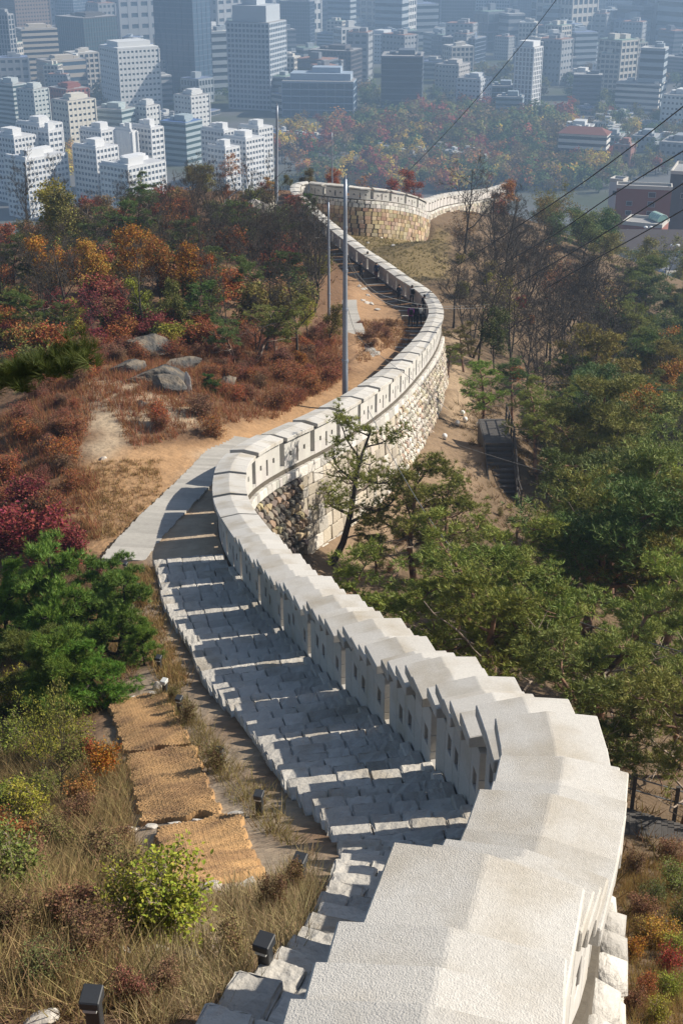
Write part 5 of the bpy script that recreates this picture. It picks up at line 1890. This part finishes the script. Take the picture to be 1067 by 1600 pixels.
bld(482, 548, 566, 80, 1110, 20, 'grid', (.10, .095, .10), GD, 'dark gridded office behind the long glass building')
bld(-20, 20, 36, 132, 900, 35, 'bands', (.42, .46, .46), GT, 'greenish apartment slab at the left edge', fh=3)
bld(22, 52, 70, 140, 880, 35, 'punched', (.45, .48, .47), GT, 'greenish apartment tower beside the red brick block', fh=3)
bld(68, 104, 133, 140, 920, 45, 'punched', (.24, .085, .065), GD, 'dark red brick block')
bld(76, 106, 142, 158, 830, 45, 'punched', (.60, .56, .48), GD, 'cream office with punched windows in front of the brick block', fh=3.6, bay=3.4)
bld(270, 298, 324, 150, 900, 42, 'punched', WH, (.12, .13, .15), 'narrow white building with a zigzag side', fh=3.2)
bld(140, 190, 206, 172, 850, 25, 'bands', (.38, .44, .44), GT, 'low greenish hall behind the white apartments')
bld(205, 228, 246, 166, 860, 40, 'punched', WH, GD, 'small white office beside the narrow white building')
bld(248, 290, 312, 192, 800, 30, 'bands', (.32, .38, .40), GT, 'low blue-roofed hall behind the middle apartments', roofc=(.10, .17, .35))
bld(596, 660, 666, 88, 1000, 5, 'bands', (.10, .12, .15), GD, 'dark glass office with pale floor lines at centre', fh=4.2, band=.16)
bld(682, 716, 737, 102, 1080, 30, 'punched', (.40, .38, .36), GD, 'grey-beige gridded office right of the dark glass one')
bld(716, 750, 771, 124, 1000, 32, 'punched', (.50, .52, .54), GD, 'pale low office with small windows')
bld(808, 834, 851, 74, 1000, 35, 'ribs', (.66, .66, .66), (.16, .18, .2), 'slim white tower right of centre', fh=3.2, tops=((.1, .9, .1, .9, 4),))
bld(764, 806, 812, 135, 1030, 10, 'glass', (.28, .33, .38), GT, 'low glass block left of the slim white tower')
bld(776, 816, 822, 152, 960, 12, 'bands', (.26, .32, .36), GT, 'low round-cornered glass block below the slim white tower')
bld(692, 742, 763, 60, 1260, 28, 'glass', (.16, .20, .26), GD, 'dark glass block with a white right side')
bld(690, 746, 752, 0, 1620, 8, 'glass', DB, GD, 'dark tower with a thin white edge')
bld(745, 796, 806, -5, 1520, 15, 'grid', (.34, .38, .42), GB, 'grey gridded tower behind the slim white tower')
bld(652, 688, 692, -20, 1560, 8, 'glass', DB, GD, 'narrow dark tower right of centre')
bld(812, 892, 902, -30, 1720, 8, 'glass', (.12, .15, .20), GD, 'broad dark blue tower at the upper right')
bld(968, 1036, 1050, -30, 1900, 14, 'glass', (.22, .28, .34), GB, 'pale blue glass tower near the right edge', fh=5)
bld(560, 602, 627, 55, 1320, 30, 'punched', (.52, .54, .55), GD, 'pale gridded office above the dark glass one')
bld(905, 944, 956, 66, 1500, 18, 'glass', (.14, .17, .2), GD, 'dark low block with a white side at the right')
bld(932, 968, 1000, 102, 1160, 40, 'punched', (.52, .55, .58), GD, 'pale blank-sided office at the right')
bld(968, 1030, 1053, 132, 1000, 24, 'bands', (.58, .56, .52), GD, 'wide sunlit office with long window bands', fh=4.2)
bld(888, 918, 932, 114, 1160, 28, 'bands', WH, GD, 'white striped office behind the wooded hill')
bld(1040, 1075, 1100, 150, 930, 30, 'punched', WH, GD, 'white block at the right edge')
bld(-30, 20, 66, -30, 1320, 50, 'punched', (.22, .17, .14), GD, 'brown gridded tower in the upper left corner')
bld(72, 112, 132, -30, 1640, 28, 'glass', (.28, .32, .38), GB, 'grey-blue tower second from the upper left corner')
bld(132, 222, 236, -20, 1540, 12, 'ribs', (.22, .28, .36), GB, 'broad ribbed blue tower at the upper left')
bld(325, 346, 354, -30, 1900, 15, 'grid', GY, GB, 'hazy tower left of the gridded office tower')
bld(495, 522, 530, 20, 1900, 20, 'punched', WH, GD, 'hazy pale block above the dark gridded office')
bld(548, 562, 572, 34, 1700, 30, 'punched', WH, GD, 'hazy white building near the top centre')
bld(590, 620, 628, -20, 2000, 18, 'grid', (.45, .48, .52), GB, 'hazy pale tower at the top centre')
bld(626, 645, 652, -30, 2200, 18, 'ribs', WH, GB, 'thin hazy white tower at the top')
bld(900, 930, 940, 20, 2100, 20, 'bands', GY, GB, 'hazy striped tower at the upper right')
bld(940, 958, 970, 25, 1800, 30, 'punched', WH, GD, 'hazy white block at the upper right')
bld(1048, 1090, 1100, -10, 1700, 10, 'glass', (.2, .26, .32), GB, 'blue tower cut by the upper right edge')
bld(870, 900, 912, 40, 2000, 20, 'glass', GY, GB, 'hazy grey tower right of the broad dark one')
# hillside villa and its neighbours
o = building(tuple(bp(948, 205, 800) * [1, 1, 0] + [0, 0, 10]), 30, 14, 8, .35, 'bands', (.62, .60, .56), GD, 'white villa with a red-brown roof on the wooded hill', fh=4)
hp = MB().add([(-31, -1.5, 9.3), (1, -1.5, 9.3), (1, 15.5, 9.3), (-31, 15.5, 9.3), (-25, 7, 13), (-5, 7, 13)], [(0, 1, 5, 4), (1, 2, 5), (2, 3, 4, 5), (3, 0, 4), (3, 2, 1, 0)])
hp.build('hipped_roof', m_roof, o, color=(.18, .07, .05))
bld(876, 920, 936, 200, 900, 20, 'bands', (.55, .56, .56), GD, 'long white terrace building below the villa', base=0.0)
bld(934, 968, 982, 213, 850, 25, 'punched', (.34, .36, .37), GD, 'grey block below the villa', base=0.0)
bld(990, 1022, 1038, 214, 850, 25, 'punched', (.30, .33, .35), GD, 'dark grey block at the right below the sunlit office', base=0.0)
bld(1036, 1075, 1100, 224, 805, 25, 'punched', (.26, .28, .30), GD, 'grey-brown block at the right edge', base=0.0)
bld(962, 984, 996, 227, 800, 30, 'punched', (.28, .14, .11), GD, 'small reddish block between the grey ones', base=0.0)
# low roofs in the valley, and the mass of small buildings between the towers
rc = random.Random(55)
WALLS = [M('render_%d' % i, c, var=.05, noise=.06, rough=.85) for i, c in enumerate([(.56, .56, .55), (.42, .42, .40), (.30, .31, .32), (.50, .47, .42), (.24, .19, .155), (.32, .36, .39), (.15, .17, .20), (.26, .13, .10)])]
WORD = ['white', 'pale grey', 'grey', 'cream', 'brown', 'bluish grey', 'dark grey', 'reddish']
ROOFS = [M('roofing_%d' % i, c, var=.12, noise=.15, rough=.9) for i, c in enumerate([(.34, .34, .33), (.5, .49, .46), (.20, .28, .24), (.16, .2, .3), (.28, .16, .12)])]
GL = M('window_glass', (.05, .07, .09), var=.1, noise=.05, rough=.16, spec=.6)
PROTO = []
for i in range(34):
    w, dp = rc.uniform(12, 28), rc.uniform(10, 18)
    flat = i >= 20
    h = rc.uniform(3.5, 7) if flat else rc.uniform(10, 34)
    b = MB().box(-w, 0, 0, dp, -2, h)
    k0 = len(b.f)
    fb = facade(w, dp, h, rc.choice(['punched', 'bands', 'grid', 'glass', 'bands', 'grid']), rc.uniform(3.2, 4.2), rc.uniform(2.8, 4.6))
    b.add(fb.v, fb.f, 1)
    b.box(-w - .1, .1, -.1, dp + .1, h + .92, h + 1.1, 2)
    for t_ in range(2):
        x0, y0 = rc.uniform(.1, .6), rc.uniform(.1, .6)
        b.box(-w * (x0 + .3), -w * x0, dp * y0, dp * (y0 + .3), h + 1.1, h + rc.uniform(2.5, 5), 1)
    wk = rc.choice([0, 0, 1, 2, 3, 3, 4, 5, 6, 7]) if flat else rc.choice([0, 1, 2, 2, 3, 5, 5, 6, 6, 6])
    PROTO.append((b.mesh('low_building', [GL, WALLS[wk], rc.choice(ROOFS)]), WORD[wk]))
MARKS = [('the white apartments', 180, 230), ('the gridded office tower', 400, 110), ('the white office with square windows', 200, 120), ('the dark glass office', 630, 130), ('the slim white tower', 830, 120), ('the wide sunlit office', 1010, 150),
         ('the villa', 930, 190), ('the broad dark blue tower', 850, 40), ('the pale blue glass tower', 1005, 50), ('the large blue glass tower', 280, 80), ('the broad ribbed tower', 185, 40), ('the long low glass building', 500, 150), ('the narrow dark tower', 670, 50),
         ('the pale gridded office', 595, 80), ('the brown corner tower', 40, 40), ('the dark brick block', 100, 160), ('the gridded tower behind the white one', 775, 50), ('the striped office', 910, 130)]


def near(p):
    u, v, d = where(p)
    m = min(MARKS, key=lambda q: (q[1] - u) ** 2 + (q[2] - v) ** 2)
    du, dv = u - m[1], v - m[2]
    if abs(du) > abs(dv): return ('left of ' if du < 0 else 'right of ') + m[0]
    return ('behind ' if dv < 0 else 'in front of ') + m[0]


FARB = []


def small(x, y, scale, group, flat=False, what='hazy low building'):
    me, wd = PROTO[rc.randrange(20, 34) if flat else rc.randrange(0, 20)]
    if y > 1750:
        FARB.append((me, Matrix.Translation((x, y, 0)) @ Matrix.Rotation(-rc.uniform(.1, 1.3), 4, 'Z') @ Matrix.Diagonal((scale * rc.uniform(.8, 1.25), scale * rc.uniform(.8, 1.25), scale * rc.uniform(.75, 1.3), 1))))
        return
    o = mk('low_building', me)
    o.location = (x, y, max(gz1(x, y), 0) if y < 740 else 0)
    o.rotation_euler = (0, 0, -rc.uniform(.1, 1.3))
    o.scale = (scale * rc.uniform(.8, 1.25), scale * rc.uniform(.8, 1.25), scale * rc.uniform(.75, 1.3))
    tag(o, '%s %s %s' % (wd, what, near(o.location)), 'building', group)


for i in range(330):
    y = rc.uniform(1020, 2900) if i < 230 else rc.uniform(1060, 1600)
    x = rc.uniform(-.30, .30) * y
    u = 533.5 + F * x / (y * CP + 140 * SP)
    if y < 1180 and 560 < u < 900: continue
    small(x, y, rc.uniform(.8, 1.35) if y < 1500 else rc.uniform(1.3, 2.6), 'small city buildings')


vs_, fs, mi, ml, off = [], [], [], [], 0
for me, mx in FARB:
    idx = []
    for m_ in me.materials:
        if m_ not in ml: ml.append(m_)
        idx.append(ml.index(m_))
    vs_ += [tuple(mx @ v.co) for v in me.vertices]
    fs += [tuple(i + off for i in f.vertices) for f in me.polygons]
    mi += [idx[f.material_index] for f in me.polygons]
    off += len(me.vertices)
fb = bpy.data.meshes.new('far_city_blocks')
fb.from_pydata(vs_, [], fs)
for m_ in ml: fb.materials.append(m_)
fb.polygons.foreach_set('material_index', mi)
tag(mk('far_city_blocks', fb), 'mass of hazy city blocks far behind the towers', 'buildings', None, 'stuff')


def row(n, u0, u1, v0, v1, sc, group, what):
    for i in range(n):
        u, v = rc.uniform(u0, u1), rc.uniform(v0, v1)
        d = 150 / (SP - (800 - v) / F * CP)
        p = bp(u, v, d)
        small(p[0], p[1], sc, group, True, what)


row(34, 600, 780, 236, 258, .55, 'low valley roofs', 'low valley house')
row(16, 440, 560, 205, 240, .6, 'low houses behind the crest', 'low house')
row(26, 880, 1080, 165, 250, .7, 'low houses at the right', 'low house')
row(14, 230, 330, 180, 215, .8, 'low houses behind the apartments', 'low house')

# ------------------------------------------------------------------ village at the right foot of the hill
def gfoot(u, v, d):
    p = bp(u, v, d)
    return (p[0], p[1], gz1(p[0], p[1]) - .5)


def village_house(u0, um, u1, vtop, vfoot, d, th, wallc, label, wins=(), roofc=(.30, .30, .30), name='house'):
    th = math.radians(th)
    p = bp(um, vfoot, d)
    w = (um - u0) * d / F / math.cos(th)
    dp = (u1 - um) * d / F / math.sin(th)
    h = (zpix(vtop, p[1]) - p[2])
    o = tag(empty(name, p, -th), label, 'house')
    MB().box(-w, 0, 0, dp, -14, h).build('wall', m_wall, o, color=wallc)
    rf = MB().box(-w + .3, -.3, .3, dp - .3, h - .5, h + .03).build('roof', m_roof, o, color=roofc)
    pr = MB()
    for a in ((-w, 0, -.12, .28), (-w, 0, dp - .28, dp + .12)):
        pr.box(a[0] - .12, a[1] + .12, a[2], a[3], h - .3, h + .75)
    for a in ((-w - .12, -w + .28), (-.28, .12)):
        pr.box(a[0], a[1], .3, dp - .3, h - .3, h + .72)
    pr.build('parapet', m_wall, rf, color=(.50, .47, .42))
    for fx, fz, ww, wh in wins:
        x, z = -w * fx, h * fz
        f = MB().box(x - ww / 2 - .12, x + ww / 2 + .12, -.10, .05, z - wh / 2 - .12, z + wh / 2 + .12).build('window', m_wall, o, color=(.45, .47, .48))
        MB().box(x - ww / 2, x + ww / 2, -.16, .0, z - wh / 2, z + wh / 2).build('pane', m_glass, f, color=GD)
    return o


village_house(962, 1044, 1050, 296, 345, 390, 12, (.24, .095, .07), 'large red brick house with stacked windows', [(.35, .80, 2.0, 1.4), (.35, .50, 2.0, 1.4), (.35, .2, 2.0, 1.4), (.75, .5, 1.6, 1.2), (.75, .2, 1.6, 1.2)], (.26, .25, .25))
village_house(975, 1030, 1052, 355, 385, 350, 25, (.26, .11, .085), 'lower red brick house with a glazed green vault', [(.4, .6, 2.0, 1.3), (.8, .6, 1.6, 1.2), (.2, .2, 1.5, 1.2)], (.30, .29, .28))
village_house(1044, 1100, 1130, 274, 350, 400, 20, (.10, .095, .10), 'dark house block at the right edge of the village', [(.3, .8, 2, 1.4), (.6, .8, 2, 1.4), (.3, .55, 2, 1.4), (.6, .55, 2, 1.4)])
village_house(950, 968, 980, 284, 330, 400, 30, (.55, .57, .58), 'small white house with a blue roof left of the brick house', [(.5, .6, 1.5, 1.2)], (.08, .20, .48))
# glazed vault
p = bp(1036, 338, 352)
o = tag(empty('glazed_vault', (p[0], p[1], p[2] - 1.5), .3), 'pale green glazed barrel vault on the lower brick house', 'skylight')
b = MB()
vs_, fs = [], []
for j in range(2):
    for i in range(9):
        a = math.pi * i / 8
        vs_.append((math.cos(a) * 1.7, j * 5.0, math.sin(a) * 1.9))
for i in range(8):
    fs.append((i, i + 1, i + 10, i + 9))
fs += [tuple(range(9)), tuple(range(17, 8, -1))]
b.add(vs_, fs).build('vault', m_glass, o, color=(.30, .50, .42))
for j in range(6):
    MB().tube([(math.cos(math.pi * i / 8) * 1.74, j, math.sin(math.pi * i / 8) * 1.94) for i in range(9)], .06, 4).build('rib', m_wall, o, color=(.5, .55, .52))
# long grey roofed hall
p = bp(985, 410, 330)
o = tag(empty('hall', p, -.02), 'long low hall with a dark pitched roof beside the parked cars', 'building')
MB().box(-3, 40, 0, 12, -8, 3.2).build('wall', m_wall, o, color=(.52, .52, .50))
MB().add([(-3.6, -.8, 3.3), (40, -.8, 3.3), (40, 6, 7.2), (-3.6, 6, 7.2), (-3.6, 12.8, 3.3), (40, 12.8, 3.3), (-3.6, -.8, 3.1), (40, -.8, 3.1), (-3.6, 12.8, 3.1), (40, 12.8, 3.1)],
         [(0, 1, 2, 3), (3, 2, 5, 4), (6, 7, 1, 0), (4, 5, 9, 8), (0, 3, 4), (1, 5, 2)]).build('roof', m_roof, o, color=(.085, .07, .068))
MB().box(-3.5, 39.9, -.95, -.82, 2.75, 3.25).build('gutter', m_wall, o, color=(.08, .22, .18))
for k in range(6):
    f = MB().box(1.5 + k * 3.2, 3.1 + k * 3.2, -.06, .05, .8, 2.2).build('window', m_wall, o, color=(.35, .37, .38))
    MB().box(1.65 + k * 3.2, 2.95 + k * 3.2, -.10, .02, .95, 2.05).build('pane', m_glass, f, color=GD)
# car park with wall and cars
c0 = bp(1012, 428, 318)
pk = MB().box(-9, 22, -12, 3.5, -6, -.05)
o = pk.build('car_park', m_roof, None, color=(.34, .32, .29))
o.location = c0
tag(o, None, None, None, 'structure')


def car(u, v, d, rz, col, label):
    p = bp(u, v, d)
    o = tag(empty('parked_car', (p[0], p[1], c0[2] - .05), rz), label, 'car', 'parked cars')
    prof = [(-2.1, .35), (-2.15, .75), (-1.95, .95), (-1.3, 1.02), (-.75, 1.42), (.75, 1.45), (1.45, 1.0), (2.1, .92), (2.2, .6), (2.15, .3)]
    b = MB()
    n = len(prof)
    vs_ = []
    for s in (-1, 1):
        for x, z in prof:
            vs_.append((x, s * (.85 if z < 1.1 else .68), z))
    fs = [tuple(range(n))[::-1], tuple(range(n, 2 * n))] + [(i, (i + 1) % n, n + (i + 1) % n, n + i) for i in range(n)]
    b.add(vs_, fs).build('body', m_car, o, color=col)
    for a in ([(-1.27, 1.05), (-.80, 1.385)], [(1.40, 1.05), (.82, 1.405)]):
        (x0, z0), (x1, z1) = a
        sg = -1 if x0 < 0 else 1
        MB().add([(x0 + sg * .03, -.62, z0 + .02), (x0 + sg * .03, .62, z0 + .02), (x1 + sg * .03, .58, z1 + .02), (x1 + sg * .03, -.58, z1 + .02)], [(0, 1, 2, 3)]).build('windscreen', m_glass, o, color=GD)
    for s in (-1, 1):
        MB().add([(-1.15, s * .80, 1.06), (1.25, s * .80, 1.06), (.72, s * .70, 1.38), (-.72, s * .70, 1.38)], [(0, 1, 2, 3)]).build('side_window', m_glass, o, color=GD)
        for x in (-1.35, 1.35):
            w = MB().tube([(x, s * .72, .33), (x, s * .90, .33)], .33, 14).build('wheel', m_lamp, o)
            MB().tube([(x, s * .88, .33), (x, s * .915, .33)], .19, 10).build('rim', m_pole, w)


for u, v, d, c, lb in [(1004, 432, 320, (.55, .56, .58), 'silver car parked alone at the left of the car park'), (1024, 428, 318, (.08, .12, .25), 'blue car nearest in the parked row'),
                       (1030, 424, 322, (.6, .6, .6), 'white car second in the parked row'), (1037, 420, 326, (.10, .10, .11), 'dark car third in the parked row'), (1045, 416, 330, (.62, .62, .6), 'white car at the far end of the parked row')]:
    car(u, v, d, .25, c, lb)
p = bp(1048, 440, 310)
o = tag(empty('boundary_wall', p, .45), 'green panel wall beside the parked cars', 'wall')
for k in range(7):
    MB().box(-9 + k * 2.6, -6.45 + k * 2.6, 0, .15, -4, 2.0).build('panel', m_wall, o, color=(.16, .26, .24))
for u, v, d, lb in [(1050, 418, 322, 'double-headed street lamp beside the parked cars'), (1009, 388, 340, 'street lamp in front of the lower brick house')]:
    p = bp(u, v, d)
    o = tag(empty('street_lamp', p), lb, 'lamp')
    MB().tube([(0, 0, -4), (0, 0, 5.5)], [.12, .07], 8).build('post', m_pole, o)
    for s in (-1, 1):
        b = bmesh.new()
        bmesh.ops.create_uvsphere(b, u_segments=12, v_segments=8, radius=.55)
        for q in b.verts: q.co.z *= .6
        me = bpy.data.meshes.new('head')
        b.to_mesh(me)
        b.free()
        hd = mk('head', me, m_globe, o)
        hd.location = (s * .7, 0, 5.6)
        MB().tube([(0, 0, 5.3), (s * .7, 0, 5.5)], .05, 6).build('arm', m_pole, o)

# ------------------------------------------------------------------ trees of the valley
rv = random.Random(71)


def third(u, a, b):
    return ['leftmost part', 'left of middle', 'middle part', 'right of middle', 'rightmost part'][min(4, max(0, int(5 * (u - a) / (b - a))))]



def valley(n, ulo, uhi, vlo, vhi, hlo, hhi, pal, label, group, zfix=None, kinds=('valley',)):
    for i in range(n):
        u, v = rv.uniform(ulo, uhi), rv.uniform(vlo, vhi)
        d = 150 / (SP - (800 - v) / F * CP)
        p = bp(u, v, d)
        z = max(gz1(p[0], p[1]), 0) if p[1] < 700 else 0
        c, w = rv.choice(pal)
        plant(rv.choice(kinds), (p[0], p[1], z), rv.uniform(hlo, hhi), c, '%s %s, %s' % (w, label, third(u, ulo, uhi)), '%s %s' % (w, group), name='tree', wide=1.25)


PAL = [((.17, .165, .036), 'olive'), ((.10, .145, .036), 'green'), ((.20, .135, .055), 'brown'), ((.30, .08, .04), 'red'), ((.54, .38, .04), 'yellow'), ((.38, .17, .035), 'orange')]
MASS = []


def wood(n, ulo, uhi, vlo, vhi, hlo, hhi, pal):
    for i in range(n):
        u, v = rv.uniform(ulo, uhi), rv.uniform(vlo, vhi)
        d = 150 / (SP - (800 - v) / F * CP)
        p = bp(u, v, d)
        MASS.append((p[0], p[1], max(gz1(p[0], p[1]), 0), rv.uniform(hlo, hhi), rv.choice(pal)[0]))


wood(190, 555, 880, 186, 236, 9, 15, PAL[:3] * 3 + [PAL[3], PAL[4]])
wood(46, 640, 780, 176, 205, 9, 14, PAL[:4])
wood(110, 440, 1067, 110, 180, 8, 13, PAL[:3] + PAL[:2])
wood(40, 0, 440, 120, 185, 8, 13, PAL[:3] + PAL[:2])
wood(80, 540, 880, 234, 264, 6, 11, PAL[:3] * 2 + PAL[3:])
wood(150, 470, 960, 262, 302, 8, 12, PAL[:3] * 2 + PAL[3:])
wood(90, 860, 1080, 172, 285, 7, 12, PAL[:3] * 2 + [PAL[4], PAL[3]])
wood(40, 425, 565, 196, 255, 8, 13, PAL)
# far woods that read as one mass: crowns of leaf clumps on trunks, joined
VV, FF, CC, off = [], [], [], 0
g = np.random.default_rng(5)
for x, y, z, h, c in MASS:
    n = 320
    lob = g.normal(0, 1, (11, 3)) * np.array([.30, .30, .20]) + np.array([0, 0, .62])
    cc = lob[g.integers(0, 11, n)] + g.normal(0, .115, (n, 3))
    D = (cc - np.array([0, 0, .45])) + g.normal(0, .25, (n, 3))
    V, Fq = scatter(LEAF[0], LEAF[1], cc, frames(D), g.uniform(.10, .20, n))
    tr = np.array([(-.03, -.03, -.1), (.03, -.03, -.1), (.03, .03, -.1), (-.03, .03, -.1), (-.015, -.015, .6), (.015, -.015, .6), (.015, .015, .6), (-.015, .015, .6)])
    V = np.vstack([V, tr])
    Fq = np.vstack([Fq, np.array([(0, 1, 5, 4), (1, 2, 6, 5), (2, 3, 7, 6), (3, 0, 4, 7)]) + n * 4])
    VV.append(V * h + np.array([x, y, z]))
    FF.append(Fq + off)
    col = np.tile(np.array([*c, 1.0]) * np.array([*([g.uniform(.85, 1.15)] * 3), 1]), (len(V), 1))
    col[-8:, :3] = (.06, .045, .035)
    CC.append(col)
    off += len(V)
mw = npmesh('far_woods', np.vstack(VV), np.vstack(FF), [M('leaf_mass', attr='Col', var=0, island=.16, trans=.25, rough=.8)])
mw.color_attributes.new('Col', 'FLOAT_COLOR', 'POINT').data.foreach_set('color', np.vstack(CC).astype(np.float32).ravel())
tag(mk('far_woods', mw), 'mixed autumn woods of the valley below the towers', 'woods', None, 'stuff')
valley(8, 92, 108, 235, 290, 8, 12, PAL[4:], 'tree between the white apartment blocks', 'trees between the apartments')


def slope(n, ulo, uhi, Ylo, Yhi, hlo, hhi, pal, label, group, kinds):
    for i in range(n):
        u, Y = rv.uniform(ulo, uhi), rv.uniform(Ylo, Yhi)
        c, w = rv.choice(pal)
        plant(rv.choice(kinds), gp(u, Y), rv.uniform(hlo, hhi), c, '%s %s, %s' % (w, label, third(u, ulo, uhi)), '%s %s' % (w, group), name='tree', wide=1.1)


slope(60, 480, 800, 195, 330, 4.5, 8, PAL + [PAL[3], PAL[5]], 'tree on the far side of the ridge behind the wall', 'trees behind the far wall', ('broad', 'broad', 'thin'))
slope(60, 560, 960, 330, 480, 8, 12, PAL[:3] + [PAL[5], PAL[3]], 'tree far down the slope behind the wall', 'trees far down behind the wall', ('broad', 'valley'))
slope(48, 840, 960, 182, 330, 4.5, 7.5, [((.13, .17, .045), 'green'), ((.19, .19, .045), 'olive'), ((.085, .13, .045), 'dark green'), ((.21, .155, .045), 'brown')], 'tree on the slope above the village', 'trees above the village', ('broad', 'broad', 'thin'))
slope(9, 870, 1067, 420, 470, 10, 14, [((.62, .40, .035), 'golden yellow'), ((.52, .33, .035), 'deep yellow')], 'ginkgo tree behind the brick village house', 'yellow trees behind the village', ('broad',))
slope(22, 900, 1100, 180, 290, 6, 9, [((.17, .17, .045), 'olive'), ((.23, .20, .045), 'yellow-green'), ((.12, .15, .04), 'green')], 'tree below the car park at the right', 'trees below the car park', ('broad', 'thin'))
slope(40, 0, 470, 160, 300, 3.5, 6, [((.20, .15, .05), 'brown'), ((.22, .19, .04), 'olive'), ((.32, .12, .04), 'rusty')], 'tree on the back slope beyond the left crest', 'trees beyond the left crest', ('thin', 'broad'))

# ------------------------------------------------------------------ the air
hz = MB().box(-3200, 3200, -80, 7000, -5.5, 156)
hm = bpy.data.materials.new('haze')
hm.use_nodes = True
t = hm.node_tree
t.nodes.remove(t.nodes['Principled BSDF'])
pv = t.nodes.new('ShaderNodeVolumePrincipled')
pv.inputs['Color'].default_value = (.49, .71, 1.0, 1)
pv.inputs['Density'].default_value = 0.00039
pv.inputs['Anisotropy'].default_value = 0.2
t.links.new(pv.outputs[0], t.nodes['Material Output'].inputs['Volume'])
ho = hz.build('haze', hm)
tag(ho, 'thin blue autumn haze over the city', None, None, 'stuff')
